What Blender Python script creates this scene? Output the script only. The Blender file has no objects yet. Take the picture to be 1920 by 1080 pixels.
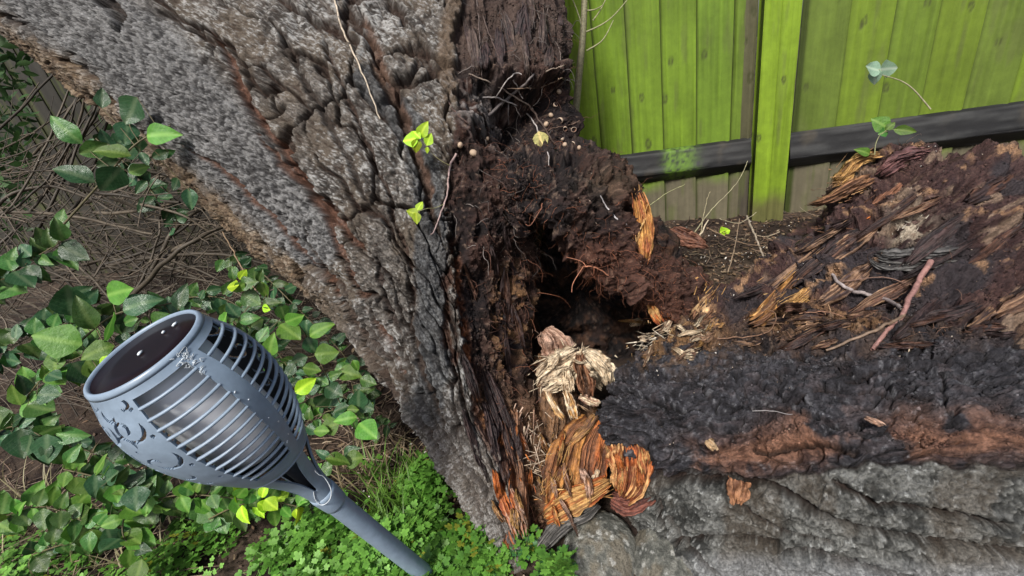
import bpy, math, random
import numpy as np
from mathutils import Vector, Matrix
rng = np.random.default_rng(7); random.seed(7)
S = bpy.context.scene
COL = S.collection

# ------------------------------------------------------------------ camera, light, exposure
F = 820.0                       # focal length in pixels of the 1920 wide photograph
H = 0.80                        # camera height above the soil
up = np.array([-340., 1710., 820.]); up /= np.linalg.norm(up)      # world up seen from the camera
fw = np.array([0, 0, -1.]) + up * up[2]; fw /= np.linalg.norm(fw)
rt = np.cross(fw, up)
Rm = np.stack([rt, fw, up])     # rows: world axes in camera coordinates
CAM = np.array([0, 0, H])
cd = bpy.data.cameras.new('camera'); cam = bpy.data.objects.new('camera', cd); COL.objects.link(cam)
cd.sensor_width = 36; cd.lens = F / 1920 * 36; cd.clip_start = .02; cd.clip_end = 300
M4 = Matrix([list(Rm[0]) + [0], list(Rm[1]) + [0], list(Rm[2]) + [H], [0, 0, 0, 1]])
cam.matrix_world = M4; S.camera = cam
W = bpy.data.worlds.new('World'); S.world = W; W.use_nodes = True
nt = W.node_tree; nt.nodes.clear()
sky = nt.nodes.new('ShaderNodeTexSky'); sky.sky_type = 'NISHITA'; sky.sun_disc = False
SUN_EL, SUN_AZ = 50, 205
sky.sun_elevation = math.radians(SUN_EL); sky.sun_rotation = math.radians(SUN_AZ)
sky.air_density = 1.0; sky.dust_density = 4.0; sky.ozone_density = 1.0
bg = nt.nodes.new('ShaderNodeBackground'); bg.inputs[1].default_value = .088
wo = nt.nodes.new('ShaderNodeOutputWorld')
nt.links.new(sky.outputs[0], bg.inputs[0]); nt.links.new(bg.outputs[0], wo.inputs[0])
sl = bpy.data.lights.new('sun', 'SUN'); sl.energy = 3.1; sl.angle = math.radians(10); sl.color = (1, .97, .92)
so = bpy.data.objects.new('sun', sl); COL.objects.link(so)
az = math.radians(SUN_AZ); el = math.radians(SUN_EL)
sd = Vector((math.sin(az) * math.cos(el), math.cos(az) * math.cos(el), math.sin(el)))
so.rotation_euler = sd.to_track_quat('Z', 'Y').to_euler()
vs = S.view_settings; vs.view_transform = 'Standard'; vs.look = 'None'; vs.exposure = 0.5; vs.gamma = 1; vs.use_curve_mapping = False

# ------------------------------------------------------------------ geometry helpers
def W3(c):                      # camera coordinates -> world
    return np.asarray(c) @ Rm.T + CAM
def P(x, y, d):                 # pixel of the photograph at depth d -> world point
    x = np.asarray(x, float); y = np.asarray(y, float); d = np.asarray(d, float)
    return W3(np.stack([(x - 960) / F * d, -(y - 540) / F * d, -d], -1))
def proj(p):
    c = (np.asarray(p) - CAM) @ Rm
    z = np.maximum(-c[..., 2], .05)
    return 960 + F * c[..., 0] / z, 540 - F * c[..., 1] / z, -c[..., 2]
def ray(x, y):
    r = np.array([(x - 960) / F, -(y - 540) / F, -1.]) @ Rm.T
    return r
def G(x, y, z=0.):              # pixel -> point on the level z
    r = ray(x, y); t = (z - H) / r[2]
    return CAM + r * t

def sm(a, b, x):
    t = np.clip((x - a) / (b - a), 0, 1); return t * t * (3 - 2 * t)
def _h(i, j, k, s):
    n = (i.astype(np.int64) * 374761393 + j.astype(np.int64) * 668265263 + k.astype(np.int64) * 1274126177 + s * 362437) & 0xffffffff
    n = ((n ^ (n >> 13)) * 1103515245) & 0xffffffff
    n = ((n ^ (n >> 15)) * 2246822519) & 0xffffffff
    return ((n ^ (n >> 16)) & 0xffffff) / float(0xffffff)
def vn(p, s=0):                 # value noise, 0..1
    f = np.floor(p); i = f.astype(np.int64); t = p - f; t = t * t * t * (t * (t * 6 - 15) + 10)
    x, y, z = i[:, 0], i[:, 1], i[:, 2]; u, v, w = t[:, 0], t[:, 1], t[:, 2]
    r = 0
    for a in (0, 1):
        for b in (0, 1):
            for c in (0, 1):
                r = r + _h(x + a, y + b, z + c, s) * (u if a else 1 - u) * (v if b else 1 - v) * (w if c else 1 - w)
    return r
def fbm(p, o=4, s=0, g=.5):
    r = 0; a = 1; n = 0
    for k in range(o):
        r = r + a * vn(p * (2.03 ** k) + 17.3 * k, s + k); n += a; a *= g
    return r / n
def ridged(p, o=4, s=0):
    r = 0; a = 1; n = 0
    for k in range(o):
        r = r + a * (1 - np.abs(2 * vn(p * (2.1 ** k) + 9.1 * k, s + k) - 1)); n += a; a *= .55
    return r / n
def vor(x, y, s=0):             # 2D cells: F2-F1 and cell id
    i = np.floor(x).astype(np.int64); j = np.floor(y).astype(np.int64)
    f1 = np.full(x.shape, 9.); f2 = f1.copy(); cid = np.zeros_like(x)
    z = np.zeros_like(i)
    for a in (-1, 0, 1):
        for b in (-1, 0, 1):
            hx = _h(i + a, j + b, z, s); hy = _h(i + a, j + b, z + 1, s)
            d = np.hypot(i + a + hx - x, j + b + hy - y)
            c = d < f1
            f2 = np.where(c, f1, np.minimum(f2, d)); cid = np.where(c, hx, cid); f1 = np.where(c, d, f1)
    return f2 - f1, cid
def pdist(x, y, poly):          # distance (px) to a polyline and signed side
    d = np.full(x.shape, 1e9); sd_ = np.zeros_like(x); tt = np.zeros_like(x); n = len(poly) - 1
    for k in range(n):
        ax, ay = poly[k][:2]; bx, by = poly[k + 1][:2]
        vx, vy = bx - ax, by - ay; t = np.clip(((x - ax) * vx + (y - ay) * vy) / (vx * vx + vy * vy), 0, 1)
        e = np.hypot(x - ax - t * vx, y - ay - t * vy)
        m = e < d
        sd_ = np.where(m, (x - ax) * vy - (y - ay) * vx, sd_); tt = np.where(m, (k + t) / n, tt); d = np.where(m, e, d)
    return d, np.sign(sd_), tt
def mix(a, b, t):
    t = np.asarray(t)[..., None]; return np.asarray(a) * (1 - t) + np.asarray(b) * t

def mk(name, V, Fc, mats, parent=None, col=None, uv=None, smooth=True, mi=None):
    V = np.asarray(V, np.float32); Fc = np.asarray(Fc, np.int32)
    me = bpy.data.meshes.new(name); me.vertices.add(len(V)); me.vertices.foreach_set('co', V.ravel())
    k = Fc.shape[1]; me.loops.add(Fc.size); me.loops.foreach_set('vertex_index', Fc.ravel())
    me.polygons.add(len(Fc)); me.polygons.foreach_set('loop_start', np.arange(0, Fc.size, k, dtype=np.int32))
    me.update(calc_edges=True)
    if smooth: me.polygons.foreach_set('use_smooth', np.ones(len(Fc), bool))
    for m in (mats if isinstance(mats, (list, tuple)) else [mats]): me.materials.append(m)
    if mi is not None: me.polygons.foreach_set('material_index', np.asarray(mi, np.int32))
    if col is not None:
        a = me.color_attributes.new('Col', 'FLOAT_COLOR', 'POINT')
        c = np.ones((len(V), 4), np.float32); c[:, :3] = col; a.data.foreach_set('color', c.ravel())
    if uv is not None:
        l = me.uv_layers.new(name='UV'); l.data.foreach_set('uv', np.asarray(uv, np.float32)[Fc.ravel()].ravel())
    me.validate()
    o = bpy.data.objects.new(name, me); COL.objects.link(o)
    if parent is not None: o.parent = parent
    return o
def tag(o, label=None, cat=None, group=None, kind=None):
    if label: o['label'] = label
    if cat: o['category'] = cat
    if group: o['group'] = group
    if kind: o['kind'] = kind
    return o
def thing(name, label, cat, loc=(0, 0, 0), group=None):
    o = bpy.data.objects.new(name, None); COL.objects.link(o); o.location = [float(v) for v in loc]; o.empty_display_size = .05
    return tag(o, label, cat, group)
def keep(o, root):              # parent a part built in world coordinates under its thing
    o.parent = root; o.matrix_parent_inverse = Matrix.Translation(root.location).inverted(); return o

def catmull(C, N, closed, ts=None):     # C [n,...] -> [N,...]
    C = np.asarray(C, float); n = len(C)
    if ts is None: ts = np.linspace(0, n if closed else n - 1, N, endpoint=not closed)
    i = np.floor(ts).astype(int)
    if not closed: i = np.minimum(i, n - 2)
    t = (ts - i).reshape((-1,) + (1,) * (C.ndim - 1))
    g = (lambda k: C[k % n]) if closed else (lambda k: C[np.clip(k, 0, n - 1)])
    a, b, c, d = g(i - 1), g(i), g(i + 1), g(i + 2)
    return .5 * (2 * b + (c - a) * t + (2 * a - 5 * b + 4 * c - d) * t * t + (3 * b - a - 3 * c + d) * t ** 3)
def gridfaces(n, m, closed):
    i = np.arange(n - 1)[:, None]; j = np.arange(m if closed else m - 1)[None, :]; j2 = (j + 1) % m
    return np.stack([i * m + j, i * m + j2, (i + 1) * m + j2, (i + 1) * m + j], -1).reshape(-1, 4)
def gnormals(X, closed):
    du = np.gradient(X, axis=0)
    if closed: dv = np.roll(X, -1, 1) - np.roll(X, 1, 1)
    else: dv = np.gradient(X, axis=1)
    n = np.cross(dv, du); n /= np.linalg.norm(n, axis=-1, keepdims=True) + 1e-9
    return n
def body(name, ctrl, n, m, fn, mat, parent, tu=None, tv=None, caps=True):
    """closed lofted body; fn(p, nrm, px, py, U, V) -> (offset along normal, colour)"""
    A = catmull(np.asarray(ctrl), n, False, tu)
    X = catmull(np.swapaxes(A, 0, 1), m, True, tv); X = np.swapaxes(X, 0, 1)
    n_, m_ = X.shape[:2]
    cen = X.mean(1, keepdims=True)
    N_ = gnormals(X, True)
    if np.mean(np.sum(N_ * (X - cen), -1)) < 0: N_ = -N_; flip = True
    else: flip = False
    p = X.reshape(-1, 3); nr = N_.reshape(-1, 3); px, py, _ = proj(p)
    UU, VV = np.meshgrid(np.linspace(0, 1, n_), np.arange(m_) / m_, indexing='ij')
    d, c = fn(p, nr, px, py, UU.ravel(), VV.ravel())
    q = p + (nr * d[:, None] if d.ndim == 1 else d)
    Fc = gridfaces(n_, m_, True)
    if not flip: Fc = Fc[:, ::-1]
    if caps:
        q = np.vstack([q, q[:m_].mean(0), q[-m_:].mean(0)]); c = np.vstack([c, c[:1], c[-1:]])
        k = np.arange(m_); k2 = (k + 1) % m_; a = len(q) - 2
        f1 = np.stack([k, k2, np.full(m_, a), np.full(m_, a)], 1)
        e = (n_ - 1) * m_; f2 = np.stack([e + k2, e + k, np.full(m_, a + 1), np.full(m_, a + 1)], 1)
        # triangles as degenerate quads are invalid; add centre ring instead
        f1 = f1[:, :3]; f2 = f2[:, :3]
        Fc3 = np.vstack([Fc[:, [0, 1, 2]], Fc[:, [0, 2, 3]], f1, f2])
        o = mk(name, q, Fc3, mat, parent, c)
    else: o = mk(name, q, Fc, mat, parent, c)
    return o, q, c, nr
def dens(lo, hi, a, b, n1, n2, tot):    # parameter samples over [lo,hi) dense in [a,b]
    x = np.concatenate([np.linspace(a, b, n1, endpoint=False), np.linspace(b, hi, max(2, int(n2 * (hi - b) / (hi - lo))), endpoint=False)])
    if a > lo: x = np.concatenate([np.linspace(lo, a, max(2, int(n2 * (a - lo) / (hi - lo))), endpoint=False), x])
    return x
def tubeVF(pts, r, sides=5, res=None):
    pts = np.asarray(pts, float)
    if res: pts = catmull(pts, res, False)
    n = len(pts); r = np.asarray(r, float)
    if r.ndim == 0: r = np.full(n, r)
    elif len(r) != n: r = np.interp(np.linspace(0, 1, n), np.linspace(0, 1, len(r)), r)
    t = np.gradient(pts, axis=0); t /= np.linalg.norm(t, axis=1, keepdims=True) + 1e-9
    ref = np.array([.31, .2, .93]); a = np.cross(t, ref); a /= np.linalg.norm(a, axis=1, keepdims=True) + 1e-9; b = np.cross(t, a)
    th = np.arange(sides) / sides * 2 * np.pi
    V = pts[:, None] + r[:, None, None] * (np.cos(th)[None, :, None] * a[:, None] + np.sin(th)[None, :, None] * b[:, None])
    return V.reshape(-1, 3), gridfaces(n, sides, True)
class Acc:
    def __init__(s): s.V = []; s.F = []; s.C = []; s.n = 0
    def add(s, V, Fc, c=(1, 1, 1)):
        V = np.asarray(V); Fc = np.asarray(Fc)
        if Fc.shape[1] == 4: Fc = np.vstack([Fc[:, [0, 1, 2]], Fc[:, [0, 2, 3]]])
        s.V.append(V); s.F.append(Fc + s.n); s.n += len(V)
        c = np.asarray(c, float); s.C.append(np.broadcast_to(c, (len(V), 3)) if c.ndim == 1 else c)
    def build(s, name, mat, parent=None, smooth=True):
        return mk(name, np.vstack(s.V), np.vstack(s.F), mat, parent, np.vstack(s.C), smooth=smooth)
def inst(acc, tv, tf, M, T, C, tc=None):  # vectorised copies of a triangle template
    k = len(T); n = len(tv)
    V = np.einsum('kij,nj->kni', M, tv) + T[:, None]
    Fc = (tf[None] + (np.arange(k) * n)[:, None, None]).reshape(-1, 3)
    c = np.repeat(C[:, None], n, 1)
    if tc is not None: c = c * tc[None, :, None]
    acc.add(V.reshape(-1, 3), Fc, c.reshape(-1, 3))
def rotmats(k, r=rng):
    q = r.normal(size=(k, 4)); q /= np.linalg.norm(q, axis=1, keepdims=True); w, x, y, z = q.T
    return np.stack([1 - 2 * (y * y + z * z), 2 * (x * y - z * w), 2 * (x * z + y * w), 2 * (x * y + z * w), 1 - 2 * (x * x + z * z), 2 * (y * z - x * w),
                     2 * (x * z - y * w), 2 * (y * z + x * w), 1 - 2 * (x * x + y * y)], -1).reshape(k, 3, 3)
def frames(dirs, nrm):          # columns: dir, side, normal
    d = dirs / (np.linalg.norm(dirs, axis=1, keepdims=True) + 1e-9)
    s = np.cross(nrm, d); s /= np.linalg.norm(s, axis=1, keepdims=True) + 1e-9
    n = np.cross(d, s)
    return np.stack([d, s, n], -1)

# ------------------------------------------------------------------ materials
def mat(name, color=None, rough=.7, bump=.3, bscale=300, bdist=.002, var=.5, vscale=120, spec=.4, trans=0, kind=None, rvar=0):
    m = bpy.data.materials.new(name); m.use_nodes = True; t = m.node_tree; L = t.links
    b = t.nodes['Principled BSDF']; b.inputs['Roughness'].default_value = rough; b.inputs['Specular IOR Level'].default_value = spec
    def N(k): return t.nodes.new(k)
    tc = N('ShaderNodeTexCoord')
    if color is None:
        a = N('ShaderNodeAttribute'); a.attribute_name = 'Col'; src = a.outputs['Color']
    else:
        a = N('ShaderNodeRGB'); a.outputs[0].default_value = (*color, 1); src = a.outputs[0]
    nz = N('ShaderNodeTexNoise'); nz.inputs['Scale'].default_value = vscale; nz.inputs['Detail'].default_value = 5; nz.inputs['Roughness'].default_value = .65
    L.new(tc.outputs['Object'], nz.inputs['Vector'])
    mr = N('ShaderNodeMapRange'); mr.inputs[1].default_value = .3; mr.inputs[2].default_value = .7; mr.inputs[3].default_value = 1 - var; mr.inputs[4].default_value = 1 + var
    L.new(nz.outputs[0], mr.inputs[0])
    mx = N('ShaderNodeVectorMath'); mx.operation = 'SCALE'; L.new(src, mx.inputs[0]); L.new(mr.outputs[0], mx.inputs['Scale'])
    out = mx.outputs[0]
    if kind == 'leaf':
        uvn = N('ShaderNodeUVMap'); uvn.uv_map = 'UV'; sp = N('ShaderNodeSeparateXYZ'); L.new(uvn.outputs[0], sp.inputs[0])
        ab = N('ShaderNodeMath'); ab.operation = 'ABSOLUTE'; L.new(sp.outputs[1], ab.inputs[0])
        r1 = N('ShaderNodeMapRange'); r1.inputs[1].default_value = .02; r1.inputs[2].default_value = .09; r1.inputs[3].default_value = 1; r1.inputs[4].default_value = 0; L.new(ab.outputs[0], r1.inputs[0])
        ma = N('ShaderNodeMath'); ma.operation = 'MULTIPLY_ADD'; ma.inputs[1].default_value = -.9; L.new(ab.outputs[0], ma.inputs[0]); L.new(sp.outputs[0], ma.inputs[2])
        fr = N('ShaderNodeMath'); fr.operation = 'PINGPONG'; fr.inputs[1].default_value = .07; L.new(ma.outputs[0], fr.inputs[0])
        r2 = N('ShaderNodeMapRange'); r2.inputs[1].default_value = 0; r2.inputs[2].default_value = .018; r2.inputs[3].default_value = .35; r2.inputs[4].default_value = 0; L.new(fr.outputs[0], r2.inputs[0])
        mxx = N('ShaderNodeMath'); mxx.operation = 'MAXIMUM'; L.new(r1.outputs[0], mxx.inputs[0]); L.new(r2.outputs[0], mxx.inputs[1])
        mc = N('ShaderNodeMix'); mc.data_type = 'RGBA'; L.new(mxx.outputs[0], mc.inputs[0]); L.new(out, mc.inputs[6]); mc.inputs[7].default_value = (min(1, color[0] * 1.6 + .04), min(1, color[1] * 1.4 + .03), color[2] * 1.5 + .02, 1)
        oi = N('ShaderNodeObjectInfo'); hs = N('ShaderNodeHueSaturation'); r3 = N('ShaderNodeMapRange'); r3.inputs[3].default_value = .6; r3.inputs[4].default_value = 1.5
        r4 = N('ShaderNodeMapRange'); r4.inputs[3].default_value = .475; r4.inputs[4].default_value = .515
        L.new(oi.outputs['Random'], r3.inputs[0]); L.new(r3.outputs[0], hs.inputs['Value']); L.new(oi.outputs['Random'], r4.inputs[0]); L.new(r4.outputs[0], hs.inputs['Hue'])
        L.new(mc.outputs[2], hs.inputs['Color']); out = hs.outputs[0]
    L.new(out, b.inputs['Base Color'])
    if bump:
        n2 = N('ShaderNodeTexNoise'); n2.inputs['Scale'].default_value = bscale; n2.inputs['Detail'].default_value = 6; n2.inputs['Roughness'].default_value = .7
        L.new(tc.outputs['Object'], n2.inputs['Vector'])
        bp = N('ShaderNodeBump'); bp.inputs['Strength'].default_value = bump; bp.inputs['Distance'].default_value = bdist
        L.new(n2.outputs[0], bp.inputs['Height']); L.new(bp.outputs[0], b.inputs['Normal'])
    if rvar:
        rr = N('ShaderNodeMapRange'); rr.inputs[1].default_value = .35; rr.inputs[2].default_value = .65; rr.inputs[3].default_value = rough - rvar; rr.inputs[4].default_value = rough + rvar
        L.new(nz.outputs[0], rr.inputs[0]); L.new(rr.outputs[0], b.inputs['Roughness'])
    if trans:
        tr = N('ShaderNodeBsdfTranslucent'); ms = N('ShaderNodeMixShader'); ms.inputs[0].default_value = trans; L.new(out, tr.inputs[0])
        o = t.nodes['Material Output']; L.new(b.outputs[0], ms.inputs[1]); L.new(tr.outputs[0], ms.inputs[2]); L.new(ms.outputs[0], o.inputs[0])
    return m
m_bark = mat('bark', rough=.82, bump=1, bscale=230, bdist=.005, var=.45, vscale=380, spec=.22, rvar=.12)
m_rot = mat('rotten_wood', rough=.62, bump=1, bscale=240, bdist=.005, var=.6, vscale=260, spec=.28, rvar=.22)
m_wood = mat('torn_wood', rough=.48, bump=.9, bscale=260, bdist=.003, var=.5, vscale=120, spec=.4, rvar=.15)
m_soil = mat('soil', rough=.85, bump=1, bscale=120, bdist=.006, var=.5, vscale=90, spec=.25)
m_litter = mat('litter', rough=.65, bump=.4, bscale=300, bdist=.001, var=.35, vscale=150)
m_stem = mat('stem', rough=.6, bump=.5, bscale=250, bdist=.001, var=.4, vscale=140)
m_cover = mat('seedling_leaves', rough=.5, bump=0, var=.25, vscale=60, trans=.3)
m_board = mat('painted_board', rough=.6, bump=.5, bscale=60, bdist=.002, var=.12, vscale=30, spec=.3)

# ------------------------------------------------------------------ ground
def ground_h(x, y):
    p = np.stack([x, y, np.zeros_like(x)], -1)
    return (fbm(p * 3, 3, 5) - .5) * .05 + (fbm(p * 18, 3, 9) - .5) * .02
def gz(x, y):
    return ground_h(np.atleast_1d(np.asarray(x, float)), np.atleast_1d(np.asarray(y, float)))
gx = np.concatenate([-np.geomspace(60, 2.2, 24), np.linspace(-2.1, 2.1, 420), np.geomspace(2.2, 60, 24)])
gy = np.concatenate([-np.geomspace(60, .3, 24), np.linspace(-.2, 4.4, 430), np.geomspace(4.5, 60, 20)])
X, Y = np.meshgrid(gx, gy, indexing='ij'); Z = ground_h(X.ravel(), Y.ravel()).reshape(X.shape)
pp = np.stack([X, Y, Z], -1).reshape(-1, 3)
cn = fbm(pp * 9, 4, 3)
gc = mix([.022, .014, .011], [.06, .042, .03], sm(.35, .65, cn))
g = mk('ground', pp, gridfaces(len(gx), len(gy), False)[:, ::-1], m_soil, None, gc); tag(g, kind='structure')

# ------------------------------------------------------------------ fence
g0 = G(1220, 420); g1 = G(1480, 396)
FD = (g1 - g0)[:2]; FD /= np.linalg.norm(FD); FN = np.array([FD[1], -FD[0]])     # FN towards the camera
if FN @ (-g0[:2]) < 0: FN = -FN
def fs(x, y, off=0):            # pixel -> (distance along the fence, height) on the plane `off` in front of it
    r = ray(x, y); o = g0[:2] + FN * off
    t = (o @ FN) / (r[:2] @ FN); p = CAM + r * t
    return (p[:2] - g0[:2]) @ FD, p[2]
def fpt(s, o, z):
    s, o, z = np.broadcast_arrays(s, o, z)
    return np.stack([g0[0] + FD[0] * s + FN[0] * o, g0[1] + FD[1] * s + FN[1] * o, z], -1)
def wood_cols(s, z, seed, green, low, zl, edge=0):
    p = np.stack([s * 90 + seed * 7, z * 3, np.full_like(s, seed * 3.1)], -1)
    gr = fbm(p, 4, seed); bl = fbm(np.stack([s * 9, z * 4, np.full_like(s, seed)], -1), 4, seed + 50)
    c = np.asarray(green) * .88 * (.66 + .52 * gr + .6 * (bl - .5))[:, None]
    c = mix(c, np.array(low) * (.7 + .6 * gr)[:, None], sm(zl + .05, zl - .05, z + (bl - .5) * .12))
    c = mix(c, np.array([.1, .12, .035]), sm(.6, .8, fbm(np.stack([s * 30, z * 5, np.full_like(s, seed + 9)], -1), 4, seed + 3)) * .5)
    return c, gr
def board(s0, s1, z0, z1, o0, o1, th, seed, green, low, zl, name='board', parent=None, knots=2, nz=150, nx=44, horizontal=False):
    """plank with grain relief; o0,o1 = offset of its front face at both edges"""
    a = np.linspace(0, 1, nx); b = np.linspace(0, 1, nz)
    A, B = np.meshgrid(a, b, indexing='ij'); s = s0 + (s1 - s0) * A; z = z0 + (z1 - z0) * B
    sf, zf = s.ravel(), z.ravel()
    c, gr = (wood_cols(zf, sf, seed, green, low, -9) if horizontal else wood_cols(sf, zf, seed, green, low, zl))
    dep = (gr - .5) * .006
    r = random.Random(seed)
    for k in range(knots):
        ks = s0 + (s1 - s0) * r.uniform(.1, .9); kz = r.uniform(.3, 1.0) if not horizontal else z0 + (z1 - z0) * .5
        kq = r.uniform(.5, 1.1); wq_ = (fbm(np.stack([sf * 60, zf * 40, sf * 0 + k], -1), 2, seed) - .5) * 1.2; q = np.hypot((sf - ks) / (.010 * kq), (zf - kz) / (.016 * kq)) + wq_; ring = np.exp(-((q - 1) / .35) ** 2); inn = np.exp(-(q / .8) ** 2)
        c = mix(c, [.05, .055, .02], np.clip(ring * .75 + inn * .35, 0, 1)); dep += -.002 * ring + .001 * inn
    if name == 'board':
        lap = sf - s0 - .016; c = mix(c, [.035, .05, .008], np.exp(-(np.clip(lap, 0, 1) / .008) ** 2) * .95); dep -= .003 * np.exp(-(lap / .006) ** 2)  # lap strip painted dark: grime plus the shade line of the overlapping edge
    ed = np.minimum(A.ravel(), 1 - A.ravel()) * abs(s1 - s0); dep -= .003 * np.exp(-(ed / .002) ** 2)
    if not horizontal: zf = zf.copy()
    off = o0 + (o1 - o0) * A.ravel() + dep
    front = fpt(sf, off, zf)
    back = fpt(sf, o0 - th + (o1 - o0) * A.ravel() * .3, zf)
    n = len(front); Fq = gridfaces(nx, nz, False)
    idx = np.arange(n).reshape(nx, nz)
    def strip(e): return np.stack([e[:-1], e[1:], e[1:] + n, e[:-1] + n], 1)
    Fs = np.vstack([Fq, Fq[:, ::-1] + n, strip(idx[0]), strip(idx[-1])[:, ::-1], strip(idx[:, 0])[:, ::-1], strip(idx[:, -1])])
    return mk(name, np.vstack([front, back]), Fs, m_board, parent, np.vstack([c, c * .8]), smooth=False)
GR_ = .88
GREEN = (.185, .30, .022); LOWC = (.13, .115, .07)

def arris(root, s0, s1, zt, zb, seed, moss=()):
    n = 150
    s = np.linspace(s0, s1, n); pr_ = [(.014, zt + .012), (.03, zt + .002), (.055, zb + .004), (.056, zb - .004), (.014, zb - .052)]
    prof = [(pr_[k][0] * (1 - t) + pr_[k + 1][0] * t, pr_[k][1] * (1 - t) + pr_[k + 1][1] * t) for k in range(4) for t in np.linspace(0, 1, 9)[:-1]] + [pr_[-1], (.015, zb), (.015, zt)]
    prof = np.array(prof); m = len(prof)
    Sg, O = np.meshgrid(s, prof[:, 0], indexing='ij'); _, Zg = np.meshgrid(s, prof[:, 1], indexing='ij')
    sf, of, zf = Sg.ravel(), O.ravel(), Zg.ravel()
    gr = fbm(np.stack([sf * 6, zf * 60, of * 60 + seed], -1), 4, seed); bl = fbm(np.stack([sf * 12, zf * 12, of * 12], -1), 4, seed + 4)
    c = mix([.010, .010, .011], [.040, .041, .041], sm(.4, .75, gr)); c = mix(c, [.07, .058, .04], sm(.6, .8, bl) * .5)
    for ms, w in moss: c = mix(c, [.10, .19, .02], np.exp(-((sf - ms) / w) ** 2) * sm(.3, .75, fbm(np.stack([sf * 90, zf * 90, of * 90], -1), 4, 8) + .08))
    keep(mk('rail', fpt(sf, of + (gr - .5) * .006, zf), gridfaces(n, m, True)[:, ::-1], m_board, None, c), root)
GR_ = .88
GREEN = (.185, .30, .022); LOWC = (.13, .115, .075)
def panel(ss, label, seeds, greens, zl, r0, r1, zt, zb, moss, off=0.):
    root = thing('board_fence', label, 'fence panel', fpt(ss[0], 0, 0), 'fence panels')
    for k in range(len(ss) - 1):
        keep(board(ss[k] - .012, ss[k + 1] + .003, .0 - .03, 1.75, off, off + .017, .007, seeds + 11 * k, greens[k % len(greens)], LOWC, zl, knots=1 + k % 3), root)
    arris(root, r0, r1, zt, zb, seeds, moss)
    arris(root, r0, r1, 1.45, 1.36, seeds + 1, [])
    return root
GA = [(.13, .205, .024), (.15, .24, .022), (.185, .30, .022), (.16, .265, .02), (.175, .285, .024), (.165, .27, .022), (.15, .25, .024)]
sL = [.356 - .1437 * k for k in range(8)][::-1] + [.402]
pl = panel(sL, 'bright green feather-edge fence panel left of the post, mossy patch on its dark rail', 103, GA, .225, sL[0], .446, .361, .272, [(.16, .05), (.1, .03)])
keep(board(.395, .447, -.03, 1.75, .012, .02, .012, 991, (.10, .095, .05), (.07, .06, .045), .2, name='edge_board', knots=3), pl)
sR = [.60, .626, .77, .922, 1.065] + [1.065 + .146 * k for k in range(1, 8)]
pr = panel(sR[1:], 'green fence panel right of the post with clean dark lower rail', 503, [(.13, .19, .028), (.165, .25, .022), (.14, .215, .024), (.155, .23, .022)], .245, .60, sR[-1], .357, .268, [], 0.)
sK = [sL[0] - .15 * k for k in range(1, 40)][::-1]
far = thing('board_fence', 'weathered grey-brown fence panel behind the bare stems, shade put into its dark colour', 'fence panel', fpt(sK[0], 0, 0), 'fence panels')
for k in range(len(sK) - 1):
    keep(board(sK[k] - .012, sK[k + 1] + .003, -.03, 1.75, 0, .011, .007, 900 + 7 * k, (.05, .046, .038), (.04, .034, .027), .3, knots=0, nz=40, nx=8), far)  # weathered boards coloured darker to stand in for the shade here
post = thing('fence_post', 'square green wooden post with a long crack standing between two fence panels', 'fence post', fpt(.52, .05, 0))
def post_part(s0, s1, seed, o):
    return keep(board(s0, s1, -.05, 1.8, o, o + .002, .088, seed, (.215, .335, .022), (.12, .12, .04), .10, name='post_half', knots=1, nz=220, nx=30), post)
post_part(.453, .515, 31, .092); post_part(.5165, .583, 47, .090)

# ------------------------------------------------------------------ the standing trunk
def ring(L, R, dc, rz, K=16, sc=.94):
    a = P(*L, dc); b = P(*R, dc); c = (a + b) / 2; h = (b - a) / 2 * sc
    v = CAM - c; v = v - h * (v @ h) / (h @ h); v /= np.linalg.norm(v)
    th = np.arange(K) / K * 2 * np.pi
    return c + np.cos(th)[:, None] * h + np.sin(th)[:, None] * v * rz
tree = thing('tree_trunk', 'leaning grey standing tree trunk with furrowed bark, torn open and rotten on its right side', 'tree', G(985, 1010))
A = np.array([ring(*r) for r in [
    ((985, 1100), (1075, 1085), .80, .04), ((918, 1022), (1062, 1000), .84, .06), ((850, 915), (1050, 870), .88, .09), ((775, 800), (1020, 745), .93, .13),
    ((645, 612), (1022, 560), 1.0, .19), ((520, 500), (1050, 430), 1.03, .22), ((392, 385), (1100, 270), 1.08, .27), ((215, 222), (1105, 100), 1.12, .31),
    ((60, 95), (1085, -50), 1.16, .34), ((-150, -60), (1060, -230), 1.2, .36), ((-420, -260), (1040, -470), 1.25, .38), ((-800, -560), (1010, -900), 1.35, .42)]])
BB = [(862, -600), (866, 0), (850, 90), (858, 160), (846, 300), (838, 400), (850, 500), (862, 600), (880, 700), (905, 790), (945, 880), (975, 950), (985, 1100)]
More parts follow.
